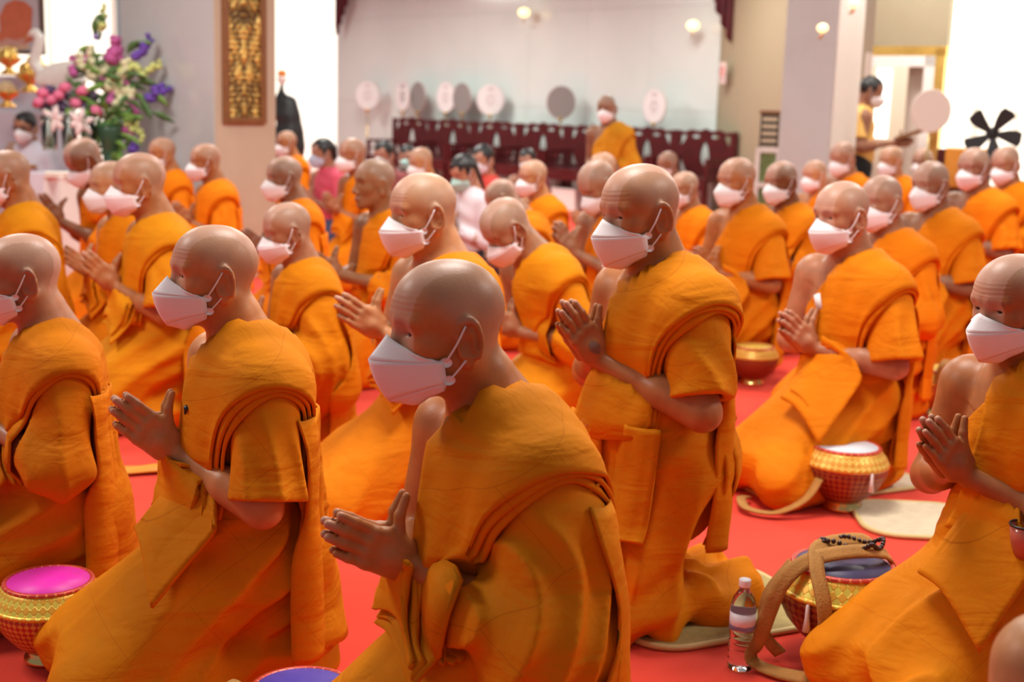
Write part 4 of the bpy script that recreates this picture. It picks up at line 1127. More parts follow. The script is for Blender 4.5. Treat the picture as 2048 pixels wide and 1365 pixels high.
p = on_floor(800, 872, .2085); alms_bowl('white-topped alms bowl with big looped strap behind wide-sleeved monk', (p[0], p[1], 0), 'white', M_goldband, M_lattice2, .95, 0,
    [([(.02, -.10, .23), (-.07, -.10, .26), (-.16, -.09, .21), (-.185, -.09, .10), (-.15, -.10, .01), (-.06, -.12, .01)], .035, (-1, .1, .2)),
     ([(.0, -.13, .22), (-.08, -.13, .24), (-.125, -.13, .17), (-.13, -.13, .06), (-.10, -.14, .01)], .032, (-1, .1, .2))])
p = on_floor(1087, 726, .2085); alms_bowl('yellow-topped alms bowl with rolled tan strap between heavy-set and stout monks', (p[0], p[1], 0), 'yellow', M_redband, M_lattice2, .95, 0,
    [([(-.17, -.10, .18), (-.12, -.06, .25), (-.02, .0, .27), (.08, .05, .30), (.12, .08, .32)], .045, (0, -.5, 1))])
p = on_floor(1966, 575, .2085); alms_bowl('gold-rimmed alms bowl behind the monk with bent elbow and pen', (p[0], p[1], 0), 'yellow', M_goldband, M_lattice2, 1.0)

# ---------------------------------------------------------------- mats and cloths on the floor
M_mat = plain_mat('gold_mat', (.48, .30, .10), .8, noise=.3, nscale=60, bump=.4, bscale=150); M_mat2 = plain_mat('cream_mat', (.62, .50, .34), .8, noise=.2, nscale=30, bump=.3, bscale=120)
M_matg = plain_mat('olive_mat', (.36, .27, .09), .8, noise=.25, nscale=50, bump=.3, bscale=150); M_edge = plain_mat('mat_piping', (.62, .48, .20), .7)
def floor_mat(label, px, py, w, d, rz, mat, z=.0):
    c = on_floor(px, py); t = thing('floor_mat', label, 'mat', (c[0], c[1], z), rz)
    r = .12; pts = []
    for (sx, sy, a0) in ((1, 1, 0), (-1, 1, 90), (-1, -1, 180), (1, -1, 270)):
        for k in range(7):
            a = math.radians(a0 + 15*k); pts.append((sx*(w/2 - r) + r*math.cos(a), sy*(d/2 - r) + r*math.sin(a)))
    n = len(pts); P = np.array(pts)
    V = np.concatenate([np.c_[P, np.full(n, .002)], np.c_[P, np.full(n, .014)], np.c_[P*.94, np.full(n, .017)]])
    Fc = [tuple(range(2*n, 3*n))] + [(i, (i + 1) % n, n + (i + 1) % n, n + i) for i in range(n)] + [(n + i, n + (i + 1) % n, 2*n + (i + 1) % n, 2*n + i) for i in range(n)]
    link('mat_pad', mk_mesh('mat_pad', V, Fc, mat, False), t)
    V, Fc = tube(np.c_[P, np.full(n, .010)], .009, 6, close=True); link('piping', mk_mesh('piping', V, Fc, M_edge), t)
    return t
YAW = math.radians(25)
floor_mat('olive gold mat with pale piping under the stout upright monk', 1400, 1215, .62, .50, YAW, M_matg)
floor_mat('mat under the slim kneeling monk by the white-topped bowl', 1640, 962, .72, .46, YAW, M_mat2)
floor_mat('cream mat with rounded corners beside monk with downcast eyes', 1835, 1045, .42, .40, YAW - .5, M_mat2)
floor_mat('gold mat under the monk with lowered head', 640, 905, .60, .42, YAW, M_matg)
floor_mat('gold mat strip behind the wide-sleeved monk\'s hands', 745, 1010, .52, .20, .05, M_mat)
floor_mat('grey-green mat beneath the orange-red monk behind slim monk', 1790, 790, .6, .4, YAW, M_mat2)
def loose_cloth(label, px, py, w, d, rz, col, seed):
    c = on_floor(px, py); nz = Noise(seed); nu, nv = 22, 18
    u, v = np.meshgrid(np.linspace(-.5, .5, nu), np.linspace(-.5, .5, nv), indexing='ij')
    e = .06*nz(np.stack([u, v, u*0], -1).reshape(-1, 3).astype(F32), 1.1).reshape(nu, nv)
    G = np.stack([u*w*(1 + e), v*d*(1 + e), .012 + .010*(1 + nz(np.stack([u*w, v*d, u*0], -1).reshape(-1, 3).astype(F32), 7).reshape(nu, nv))*np.minimum(1, 4*(.5 - np.abs(v)) + .2)], -1)
    V, Q = thick_sheet(G, .006); o = link('folded_cloth', mk_mesh('folded_cloth', V, Q, col), None, (c[0], c[1], 0)); o.rotation_euler = (0, 0, rz)
    return tag(o, label, 'cloth')
M_satin = plain_mat('yellow_satin', (.78, .34, .02), .35, noise=.15, nscale=12); M_satin2 = plain_mat('amber_cloth', (.72, .28, .015), .5, noise=.15, nscale=12)
loose_cloth('yellow satin cloth on red carpet behind wide-sleeved monk\'s fingers', 635, 1075, .26, .26, .3, M_satin, 5)
loose_cloth('folded amber cloth on red carpet behind thin-necked monk\'s hands', 300, 945, .30, .10, .35, M_satin2, 6)
loose_cloth('orange cloth corner on carpet behind the thin-necked monk\'s hip', 615, 1235, .10, .22, .1, M_satin2, 8)

# ---------------------------------------------------------------- water bottle
p = on_floor(1479, 1338); wb = thing('water_bottle', 'clear plastic water bottle with white cap and blue label', 'bottle', (p[0], p[1], 0)); wb.scale = (.98,)*3
def glass_mat(name, col, rough=.05, ior=1.33):
    m, nt, b = new_mat(name); b.inputs['Base Color'].default_value = (*col, 1); b.inputs['Roughness'].default_value = rough
    b.inputs['Transmission Weight'].default_value = 1.; b.inputs['IOR'].default_value = ior; return m
prof = [(.0, .004), (.024, .0), (.031, .004), (.033, .012)]
for k in range(5): prof += [(.033, .016 + .016*k), (.0305, .024 + .016*k), (.033, .031 + .016*k)]
prof += [(.033, .10), (.0325, .155), (.033, .165), (.032, .18), (.026, .200), (.016, .215), (.0125, .222), (.0125, .232)]
link('bottle_shell', mk_mesh('bottle_shell', *lathe(prof, 32), glass_mat('clear_plastic_water', (.96, .97, 1.))), wb)
link('cap', mk_mesh('cap', *lathe([(0, .226), (.0150, .226), (.0155, .229), (.0155, .243), (.0145, .246), (0, .246)], 24), plain_mat('white_cap', (.80, .80, .84), .4)), wb)
def label_mat():
    m, nt, b = new_mat('bottle_label'); L = nt.links.new; tc = N(nt, 'ShaderNodeTexCoord'); sx = N(nt, 'ShaderNodeSeparateXYZ'); L(tc.outputs['Object'], sx.inputs[0])
    wv = N(nt, 'ShaderNodeTexNoise', inp={'Scale': 30., 'Detail': 2.}); L(tc.outputs['Object'], wv.inputs['Vector'])
    ad = N(nt, 'ShaderNodeMath', operation='MULTIPLY_ADD'); ad.inputs[1].default_value = .018; L(wv.outputs['Fac'], ad.inputs[0]); L(sx.outputs[2], ad.inputs[2])
    cr = N(nt, 'ShaderNodeValToRGB'); mp = N(nt, 'ShaderNodeMapRange', inp={1: .112, 2: .168, 3: 0., 4: 1.}); L(ad.outputs[0], mp.inputs[0]); L(mp.outputs[0], cr.inputs[0])
    el = cr.color_ramp.elements; cr.color_ramp.interpolation = 'CONSTANT'
    el[0].position = 0; el[0].color = (.62, .66, .74, 1); el[1].position = .22; el[1].color = (.22, .38, .74, 1)
    for ps, c in ((.42, (.72, .75, .80, 1)), (.75, (.66, .70, .76, 1)), (.85, (.70, .73, .78, 1))): e = el.new(ps); e.color = c
    L(cr.outputs[0], b.inputs['Base Color']); b.inputs['Roughness'].default_value = .4; return m
link('label_wrap', mk_mesh('label_wrap', *lathe([(.0335, .112), (.0338, .112), (.0338, .160), (.0335, .160)], 32, cap=False), label_mat()), wb)
# ---------------------------------------------------------------- rosewood chairs along the back wall
CO = -nrm*.75                                      # chairs stand this far in front of the wall
def line_px(px, off):
    k = (px - W/2)/FPX; a = WL + off; d = dirw
    # the floor point under image column px on the line a + t d (depth nearly equals y)
    t = (k*a[1]*1.0 - a[0])/(d[0] - k*d[1]); return a + d*t
c0, c1 = line_px(752, CO), line_px(1432, CO); NCH = 7
cw = np.linalg.norm(c1 - c0)/NCH; rzc = math.atan2(dirw[1], dirw[0])       # chair x along the wall, -y faces the hall
def pear(cx, cz, s): return [(cx + s*.055*math.cos(a)*(1.25 - .55*(math.sin(a) + 1)/2), cz + s*.11*math.sin(a)) for a in np.linspace(0, 2*math.pi, 18)[:-1]]
hw = cw/2*.96
top = [(-hw, 0), (hw, 0), (hw, .56), (hw*.86, .60), (hw*.72, .58), (hw*.5, .62), (hw*.2, .60), (0, .635), (-hw*.2, .60), (-hw*.5, .62), (-hw*.72, .58), (-hw*.86, .60), (-hw, .56)]
holes = [pear(0, .31, 1.35)] + [[(sx*hw*.86, .06), (sx*hw*.60, .06), (sx*hw*.80, .22), (sx*hw*.86, .30)][::sx] for sx in (1, -1)] + \
        [[(sx*hw*.86, .54), (sx*hw*.86, .40), (sx*hw*.72, .46), (sx*hw*.62, .54)][::sx] for sx in (1, -1)] + [ell_pts(sx*hw*.33, .53, .07, .022, 12) for sx in (1, -1)]
m_back = shape_mesh('back_panel', top, holes, .035, M_rose)
V, Fc = box_vf((0, -.02, .55), (cw*.98, .62, .05)); m_seat = mk_mesh('seat', V, Fc, M_rose, False)
V, Fc = box_vf((0, -.32, .47), (cw*.94, .03, .10)); m_apron = mk_mesh('apron', V, Fc, M_rose, False)
V, Fc = box_vf((0, 0, .265), (.06, .06, .53)); m_leg = mk_mesh('leg', V, Fc, M_rose, False)
V, Fc = box_vf((0, 0, .85), (.05, .05, .62)); m_post = mk_mesh('back_post', V, Fc, M_rose, False)
V, Fc = merge([box_vf((0, -.05, .80), (.05, .50, .04)), box_vf((0, -.28, .69), (.045, .045, .22)), box_vf((0, -.02, .68), (.02, .44, .02)), box_vf((0, -.12, .68), (.02, .03, .22))]); m_arm = mk_mesh('armrest', V, Fc, M_rose, False)
names = ['rosewood chair with pear-shaped opening, nearest the bright window', 'rosewood chair with carved back, second from the bright window', 'rosewood chair with carved back, third from the bright window', 'rosewood chair with carved back, fourth from the bright window',
         'rosewood chair with carved back below the grey fan disc', 'rosewood chair with carved back behind the standing monk', 'rosewood chair at the end of row by the tan wall']
for i in range(NCH):
    c = c0 + dirw*cw*(i + .5); t = thing('rosewood_chair', names[i], 'chair', (c[0], c[1], 0), rzc, 'carved chairs along the marble wall')
    link('back_panel', m_back, t, (0, .26, .555)); link('seat', m_seat, t); link('apron', m_apron, t)
    for sx in (-1, 1):
        link('armrest', m_arm, t, (sx*cw*.455, 0, 0)); link('back_post', m_post, t, (sx*cw*.475, .27, 0))
        for y in (-.28, .26): link('leg', m_leg, t, (sx*cw*.44, y, 0))
for i, px in ((0, 1025), (1, 1128), (2, 880)):
    c = line_px(px, CO - nrm*.1); V, Fc = box_vf((0, 0, .15), (.5, .3, .30)); o = link('storage_box', mk_mesh('storage_box', V, Fc, M_white, False), None, (c[0], c[1], 0)); o.rotation_euler = (0, 0, rzc); bevel(o, .01)
    tag(o, ['white box under the fourth rosewood chair', 'white box under the fifth rosewood chair', 'white box under the second rosewood chair'][i], 'box')
# ---------------------------------------------------------------- ceremonial fans
M_fan = plain_mat('fan_cloth', (.66, .69, .69), .6, noise=.08, nscale=20); M_fanrim = plain_mat('fan_rim', (.45, .34, .30), .5); M_emb = plain_mat('fan_embroidery', (.48, .42, .44), .6); M_fang = plain_mat('grey_fan_cloth', (.22, .22, .21), .5)
mf = shape_mesh('fan_disc', ell_pts(0, 0, .20, .235, 40), (), .014, M_fan, .004); mfg = shape_mesh('fan_disc_grey', ell_pts(0, 0, .20, .235, 40), (), .014, M_fang, .004)
V, Fc = tube(np.array([(.203*math.cos(a), 0, .238*math.sin(a)) for a in np.linspace(0, 2*np.pi, 41)[:-1]]), .009, 6, close=True); mrim = mk_mesh('fan_rim', V, Fc, M_fanrim)
memb = shape_mesh('emblem', [(.06*math.cos(a)*(1 + .25*math.cos(8*a)), .085*math.sin(a)*(1 + .25*math.cos(8*a))) for a in np.linspace(0, 2*np.pi, 65)[:-1]], [ell_pts(0, 0, .03, .045, 14)], .022, M_emb)
mcre = shape_mesh('crest', [(-.07, .16), (-.03, .135), (0, .15), (.03, .135), (.07, .16), (.03, .185), (0, .20), (-.03, .185)], (), .022, M_emb)
mpole = mk_mesh('pole', *tube([(0, 0, -1.52), (0, 0, -.22)], .010, 8), M_brass); mbase = mk_mesh('base', *lathe([(0, -1.53), (.13, -1.53), (.13, -1.51), (.03, -1.49), (.02, -1.42), (0, -1.42)], 20), M_brass)
mfin = mk_mesh('socket', *lathe([(0, -.28), (.018, -.28), (.035, -.245), (.05, -.232), (0, -.225)], 14), M_gold)
def cfan(label, px, py, s_px, yaw, grey=False, sc=1.0):
    q = line_px(px, -nrm*.28); c = at_depth(px, py, q[1]/ray(px, py)[1]); k = c[2]/1.53
    t = thing('ceremonial_fan', label, 'fan', (c[0], c[1], c[2]), math.radians(yaw), 'oval fans on stands by the chairs'); t.scale = (sc, sc, k)
    d = link('fan_disc', mfg if grey else mf, t); link('fan_rim', mrim, d)
    if not grey: link('emblem', memb, d); link('crest', mcre, d)
    link('pole', mpole, t); link('base', mbase, t); link('socket', mfin, t); return t
cfan('oval white fan with emblem on a stand by the bright window', 735, 191, 126, -8); cfan('narrow-looking white oval fan above the second rosewood chair', 806, 193, 126, -52)
cfan('white oval fan above the third rosewood chair', 892, 195, 130, -42); cfan('broad white oval fan with emblem above the fourth rosewood chair', 981, 200, 134, -6)
cfan('grey oval fan seen edge-on beside second white fan', 836, 194, 124, -50, True); cfan('grey oval fan behind third white fan', 924, 197, 128, -45, True)
cfan('plain dark grey oval fan above the fifth rosewood chair', 1122, 205, 140, -10, True, 1.0); cfan('tall white oval fan above the last rosewood chairs', 1309, 213, 150, -48)
# round cream fan by the door
c = at_depth(1862, 222, FPX/236); t = thing('ceremonial_fan', 'round cream fan on a brass pole in front of doorway', 'fan', (c[0], c[1], c[2]), math.radians(-12)); k = c[2]/1.53; t.scale = (.80, 1, k)
mc = shape_mesh('fan_disc_cream', [(x, z) for x, z in ell_pts(0, 0, .20, .185, 40)], (), .016, M_cream, .005); link('fan_disc', mc, t)
link('emblem', shape_mesh('emblem_small', ell_pts(0, -.01, .05, .012, 16), (), .024, M_emb), t); link('pole', mpole, t, (0, 0, .06)); link('base', mbase, t)
# ---------------------------------------------------------------- black bladed fan, cloth-covered chair
c = at_depth(1985, 268, 10.5); bf = thing('pedestal_fan', 'black pedestal fan with five broad bare blades', 'fan', (c[0], c[1], 0), math.radians(-20)); bz = c[2]
blade = [(-.02, .03), (.02, .03), (.06, .14), (.082, .203), (.044, .225), (-.033, .225), (-.05, .18), (-.045, .12)]
mb = shape_mesh('blade', blade, (), .008, M_black)
for i, a in enumerate((28, 95, 170, 236, 310)):
    o = link('blade', mb, bf, (0, -.06, bz)); o.rotation_euler = (0, math.radians(a - 90 + 90), 0); o.rotation_euler = (.12, math.radians(a), 0)
link('hub', mk_mesh('hub', *lathe([(0, -.05), (.045, -.045), (.055, 0), (.05, .12), (.03, .15), (0, .15)], 20), M_black), bf, (0, 0, bz)).rotation_euler = (math.radians(-90), 0, 0)
link('pole', mk_mesh('pole', *tube([(0, .04, .03), (0, .04, bz)], .018, 10), M_black), bf); link('base', mk_mesh('base', *lathe([(0, 0), (.2, 0), (.2, .02), (.05, .04), (0, .04)], 24), M_black), bf, (0, .04, 0))
c = at_depth(1925, 300, 11.0); ch = thing('draped_chair', 'dark armchair with an orange gold-embroidered cloth over its back', 'chair', (c[0], c[1], 0), math.radians(-20))
for nm, cc, sz, mm in (('back_frame', (0, .2, .70), (.42, .05, .9), M_rose), ('seat', (0, -.02, .45), (.42, .44, .06), M_rose), ('cover_cloth', (.03, .19, .99), (.34, .09, .34), plain_mat('orange_brocade', (.70, .30, .03), .5, noise=.3, nscale=60, bump=.5, bscale=80))):
    V, Fc = box_vf(cc, sz); bevel(link(nm, mk_mesh(nm, V, Fc, mm, False), ch), .015)
for sx in (-.18, .18):
    for y in (-.2, .18): V, Fc = box_vf((sx, y, .21), (.05, .05, .42)); link('leg', mk_mesh('leg', V, Fc, M_rose, False), ch)
# ---------------------------------------------------------------- stand with pictures, rack, board, notice
c = at_depth(1535, 320, 12.6); st = thing('display_stand', 'white framed stand with green pictures beside the doorway pillar', 'stand', (c[0], c[1], 0), math.radians(-8))
M_pic = plain_mat('green_picture', (.16, .24, .08), .5, noise=.6, nscale=14)
for sx in (-.095, .095): V, Fc = box_vf((sx, 0, .54), (.035, .16, 1.08)); link('side_post', mk_mesh('side_post', V, Fc, M_white, False), st)
for z in (.05, .40, .72, 1.06): V, Fc = box_vf((0, 0, z), (.225, .165, .04)); link('shelf', mk_mesh('shelf', V, Fc, M_white, False), st)
for z0, z1 in ((.43, .69), (.75, 1.03), (.08, .37)): V, Fc = box_vf((0, 0, (z0 + z1)/2), (.155, .12, z1 - z0 - .01)); link('picture', mk_mesh('picture', V, Fc, M_pic, False), st)
rk = thing('wire_rack', 'black wire rack standing on the white framed stand', 'rack', (c[0], c[1], 1.082), math.radians(-8))
for i in range(5): V, Fc = box_vf((0, 0, .03 + .068*i), (.17, .14, .03)); link('tray_tier', mk_mesh('tray_tier', V, Fc, M_black, False), rk)
for sx in (-.08, .08): V, Fc = box_vf((sx, 0, .16), (.012, .145, .32)); link('rack_side', mk_mesh('rack_side', V, Fc, M_black, False), rk)
V, Fc = box_vf((.03, 0, 1.082 + .335), (.27, .20, .03)); o = bevel(link('wooden_board', mk_mesh('wooden_board', V, Fc, M_wood, False), None, (c[0], c[1], 0)), .006); o.rotation_euler = (0, 0, math.radians(-8)); tag(o, 'brown wooden board resting on the black wire rack', 'board')
tdir = (T2 - T1)/np.linalg.norm(T2 - T1); tn = np.array([tdir[1], -tdir[0]])
c = at_depth(1447, 146, 16.8); nt_ = thing('wall_notice', 'small white and red paper notice on the tan wall', 'notice', tuple(c), math.atan2(tdir[1], tdir[0]))
V, Fc = box_vf((0, -.01, 0), (.20, .008, .27)); link('paper', mk_mesh('paper', V, Fc, plain_mat('notice_paper', (.72, .60, .56), .6), False), nt_)
V, Fc = tube([(.055*math.cos(a), -.018, .02 + .055*math.sin(a)) for a in np.linspace(0, 2*np.pi, 21)[:-1]], .010, 6, close=True); link('red_ring', mk_mesh('red_ring', V, Fc, plain_mat('notice_red', (.60, .12, .10), .6)), nt_)
V, Fc = box_vf((0, -.016, -.08), (.13, .006, .025)); link('text_line', mk_mesh('text_line', V, Fc, plain_mat('notice_grey', (.5, .3, .28), .6), False), nt_)
# ---------------------------------------------------------------- glowing globes added for lamp reflections in the stone; maroon swags
M_reflect = plain_mat('reflection_glow', (1, .9, .6), .3, emit=(1., .74, .30), estr=1.7)
def reflect_globe(label, p, r):  # globe and bracket invented to stand for a mirrored lamp glow
    t = thing('lamp_reflection', label, 'reflection', tuple(p)); link('reflection_globe', mk_mesh('reflection_globe', *lathe([(0.0001, -1)] + [(math.cos(a), math.sin(a)) for a in np.linspace(-1.3, 1.3, 9)] + [(.0001, 1)], 18), M_reflect), t).scale = (r, r, r*.8)
    link('reflection_bracket', mk_mesh('reflection_bracket', *tube([(0, 0, -r), (0, .03, -r*1.6), (0, .12, -r*1.6)], .012, 6), M_brass), t)
for lb, px, py in (('glowing globe for a lamp reflection high on the marble wall above the fans', 1048, 25), ('glowing globe for a lamp reflection on marble wall beside the maroon swag', 1386, 51)):
    q = line_px(px, -nrm*.14); r_ = ray(px, py); d = q[1]/r_[1]; reflect_globe(lb, CAM + r_*d, .085)
for lb, px, py, d in (('glowing globe for a lamp reflection on grey face of the doorway pillar', 1645, 56, 10.55), ('glowing globe for a lamp reflection near top of the warm pillar side', 1708, 6, 10.5)): reflect_globe(lb, at_depth(px, py, d), .045)
M_maroon = plain_mat('maroon_velvet', (.085, .010, .016), .7, noise=.3, nscale=6)
def swag(label, px0, px1, py0, py1, off):
    q0, q1 = line_px(px0, off), line_px(px1, off); z0 = (CAM + ray(px0, py0)*(q0[1]/ray(px0, py0)[1]))[2]; z1 = (CAM + ray(px1, py1)*(q1[1]/ray(px1, py1)[1]))[2]
    nu = 40; G = np.zeros((nu, 8, 3))
    for i, t_ in enumerate(np.linspace(0, 1, nu)):
        b = q0 + (q1 - q0)*t_ + nrm*.05*math.sin(t_*22); zb = z0 + (z1 - z0)*t_
        for j in range(8): G[i, j] = (b[0], b[1], zb + (WALLH - zb)*j/7)
    V, Q = thick_sheet(G, .02); return tag(link('curtain_swag', mk_mesh('curtain_swag', V, Q, M_maroon)), label, 'curtain')
swag('narrow maroon swag at the edge of the bright window', 662, 682, 70, 5, -nrm*.22); swag('dark maroon swag hanging where marble wall meets tan wall', 1396, 1438, 2, 96, -nrm*.2)
# ---------------------------------------------------------------- carved gold panel on the pillar
fx = E2; fo = pc + 0*E1[:2]
def face_pt(px, py):
    """point on the pillar's beige face seen at px, py"""
    r = ray(px, py); n = E1[:2]; t_ = ((pc + n*.03 - CAM[:2]) @ n)/(r[:2] @ n); return CAM + r*t_
b0, b1 = face_pt(447, 247), face_pt(532, 247); z0 = b0[2]; wdt = np.linalg.norm(b1[:2] - b0[:2]); z1 = z0 + 2.1
gp = thing('carved_panel', 'tall gold carved relief panel in brown wooden frame on pillar', 'panel', ((b0[0] + b1[0])/2, (b0[1] + b1[1])/2, z0), math.atan2(E2[1], E2[0]))
fw = wdt*.13
for cc, sz in (((-wdt/2 + fw/2, 0, 1.05), (fw, .04, 2.1)), ((wdt/2 - fw/2, 0, 1.05), (fw, .04, 2.1)), ((0, 0, fw/2), (wdt - 2*fw, .04, fw)), ((0, 0, 2.1 - fw/2), (wdt - 2*fw, .04, fw))):
    V, Fc = box_vf(cc, sz); bevel(link('frame_bar', mk_mesh('frame_bar', V, Fc, M_wood, False), gp), .008)
nu, nv = 60, 240; n1, n2, n3 = Noise(7, 7), Noise(9, 7), Noise(12, 6); u_, v_ = np.meshgrid(np.linspace(-wdt/2 + fw, wdt/2 - fw, nu), np.linspace(fw, 2.1 - fw, nv), indexing='ij')
q = np.stack([np.abs(u_), u_*0, v_], -1).reshape(-1, 3).astype(F32)
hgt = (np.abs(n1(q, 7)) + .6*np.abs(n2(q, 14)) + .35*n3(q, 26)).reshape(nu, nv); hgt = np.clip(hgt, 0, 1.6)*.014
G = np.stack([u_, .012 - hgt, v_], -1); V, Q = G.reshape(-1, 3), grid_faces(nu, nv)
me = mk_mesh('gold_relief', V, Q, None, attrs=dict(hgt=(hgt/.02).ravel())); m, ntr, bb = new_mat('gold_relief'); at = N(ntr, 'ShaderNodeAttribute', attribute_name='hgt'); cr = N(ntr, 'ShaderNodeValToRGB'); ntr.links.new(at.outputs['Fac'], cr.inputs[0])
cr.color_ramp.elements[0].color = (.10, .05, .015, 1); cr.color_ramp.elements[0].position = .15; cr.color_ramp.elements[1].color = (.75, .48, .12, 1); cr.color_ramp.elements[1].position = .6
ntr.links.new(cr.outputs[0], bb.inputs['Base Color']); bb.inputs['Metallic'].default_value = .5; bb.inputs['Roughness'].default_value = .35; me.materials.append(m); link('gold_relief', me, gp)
# ---------------------------------------------------------------- dark shrouded figure behind the pillar
c = at_depth(578, 262, 14.2); bs = thing('shrouded_statue', 'black shrouded statue with orange bloom beside the bright window', 'statue', (c[0], c[1], 0))
f = lambda P: smin(smin(s_ell(P, (0, 0, .9), (.17, .15, .42)), s_ell(P, (-.02, 0, 1.28), (.13, .12, .17)), .08), s_cap(P, (-.10, 0, 1.3), (-.07, 0, 1.56), .07, .02), .06) - .008*Noise(5)(P, 5)
V, Q = mesh_sdf(f, (-.3, -.3, .3), (.3, .3, 1.75), .02); link('shroud', mk_mesh('shroud', V, Q, M_black), bs); link('plinth', mk_mesh('plinth', *lathe([(0, 0), (.2, 0), (.2, .05), (.15, .1), (.15, .55), (.18, .6), (0, .6)], 20), M_black), bs)
V, Q = mesh_sdf(lambda P: s_ell(P, (0, 0, 0), (.05, .05, .035)) - .01*Noise(8)(P, 18), (-.09,)*3, (.09,)*3, .008); link('bloom', mk_mesh('bloom', V, Q, plain_mat('orange_bloom', (.8, .25, .02), .7)), bs, (-.075, 0, 1.68))
V, Fc = lathe([(.02, 1.57), (.05, 1.59), (.055, 1.63), (.05, 1.645)], 14); link('bloom_cup', mk_mesh('bloom_cup', V, Fc, M_white), bs, (-.075, 0, 0))
# ---------------------------------------------------------------- altar: portrait, steps, swan, offerings
AR = math.radians(-10)
c = at_depth(20, 330, 11.7); al = thing('altar_steps', 'white stepped altar draped in lavender cloth', 'altar', (c[0] - .15, c[1], 0), AR); M_lav = plain_mat('lavender_cloth', (.62, .58, .64), .7, noise=.06)
for i, (zt, d, wd_) in enumerate(((.78, 0., 1.3), (1.22, .28, 1.15), (1.54, .50, 1.0))): V, Fc = box_vf((-.1, d, zt/2), (wd_, .28, zt)); bevel(link('step', mk_mesh('step', V, Fc, M_lav, False), al), .012)
c = at_depth(30, 105, 12.1); pf = thing('framed_portrait', 'dark framed portrait print of an orange-robed seated figure', 'portrait', (c[0], c[1], c[2]), AR)
for cc, sz in (((.285, 0, .33), (.035, .04, .70)), ((-.285, 0, .33), (.035, .04, .70)), ((0, 0, -.0), (.60, .04, .035)), ((0, 0, .67), (.60, .04, .035))): V, Fc = box_vf(cc, sz); link('frame_bar', mk_mesh('frame_bar', V, Fc, plain_mat('dark_frame', (.10, .055, .03), .4), False), pf)
V, Fc = box_vf((0, .012, .335), (.55, .01, .65)); link('print_ground', mk_mesh('print_ground', V, Fc, plain_mat('portrait_ground', (.62, .56, .60), .25), False), pf)
rb_ = [(-.20, .12), (-.14, .08), (.10, .08), (.19, .11), (.17, .20), (.19, .40), (.12, .46), (.02, .48), (-.08, .44), (-.15, .32), (-.14, .2)]
link('printed_robe', shape_mesh('printed_robe', rb_, (), .004, plain_mat('printed_orange', (.66, .17, .08), .4, noise=.25, nscale=10)), pf, (0, .004, 0)); link('printed_hands', shape_mesh('printed_hands', [(-.15, .10), (-.04, .06), (.08, .08), (.12, .14), (.02, .11), (-.08, .13)], (), .004, plain_mat('printed_skin', (.62, .36, .30), .4)), pf, (0, .0015, 0))
link('printed_cushion', shape_mesh('printed_cushion', ell_pts(-.02, .055, .17, .035, 20), (), .004, plain_mat('printed_peach', (.72, .48, .32), .4)), pf, (0, .0065, 0))
# swan
c = at_depth(125, 178, 10.9); sw = thing('swan_figure', 'white ceramic swan behind the pink flowers on altar', 'figurine', (c[0], c[1], c[2] - .03), math.radians(175))
def swan(P):
    d = s_ell(P, (0, 0, .10), (.21, .10, .10)); pth = crspline([(.16, 0, .14), (.235, 0, .24), (.20, 0, .36), (.185, 0, .44), (.215, 0, .485), (.25, 0, .475)], 12)
    for i in range(11): d = smin(d, s_cap(P, pth[i], pth[i + 1], .046 - .002*i, .044 - .002*i), .02)
    d = smin(d, s_cap(P, (.255, 0, .47), (.305, 0, .445), .014, .006), .012); Y = P.copy(); Y[:, 1] = np.abs(Y[:, 1])
    return smin(d, s_ell(Y @ rot_y(.35), (-.04, .085, .15), (.20, .03, .085)) - .0015*np.sin(P[:, 0]*90), .02)
V, Q = mesh_sdf(swan, (-.35, -.22, -.05), (.36, .22, .56), .011); link('swan_body', mk_mesh('swan_body', V, Q, plain_mat('white_glaze', (.78, .74, .68), .2)), sw)
link('beak', mk_mesh('beak', *tube([(.285, 0, .457), (.325, 0, .435)], [.011, .003], 8), plain_mat('orange_beak', (.55, .22, .05), .4)), sw)
zs = c[2] - .03; V, Fc = lathe([(0, -zs), (.16, -zs), (.16, -zs + .03), (.10, -zs + .08), (.09, -.05), (.14, .02), (0, .02)], 20); link('stand', mk_mesh('stand', V, Fc, M_lav), sw)
# gold offering stands
def phan(label, px, py, d, s_): 
    c = at_depth(px, py, d); t = thing('offering_stand', label, 'offering', tuple(c)); t.scale = (s_,)*3
    link('footed_bowl', mk_mesh('footed_bowl', *lathe([(0, 0), (.08, 0), (.075, .02), (.03, .05), (.03, .07), (.09, .11), (.12, .15), (.115, .155), (0, .13)], 24), M_gold), t)
    V, Q = mesh_sdf(lambda P: s_ell(P, (0, 0, .17), (.085, .085, .07)) - .014*Noise(int(px) + 3)(P, 12), (-.14, -.14, .08), (.14, .14, .29), .012); link('offering', mk_mesh('offering', V, Q, [M_gold, plain_mat('offering_cream', (.70, .50, .28), .6, noise=.5, nscale=30)][int(px) % 2]), t); return t
phan('gold footed dish heaped with ornaments under the portrait', 18, 150, 11.5, 1.0); phan('gold footed dish with orange offering on lavender step', 60, 185, 11.2, 1.05); phan('low gold dish beside the officer\'s head', 15, 215, 11.15, .9); phan('gold footed dish next to the swan\'s breast', 72, 160, 11.3, .85)
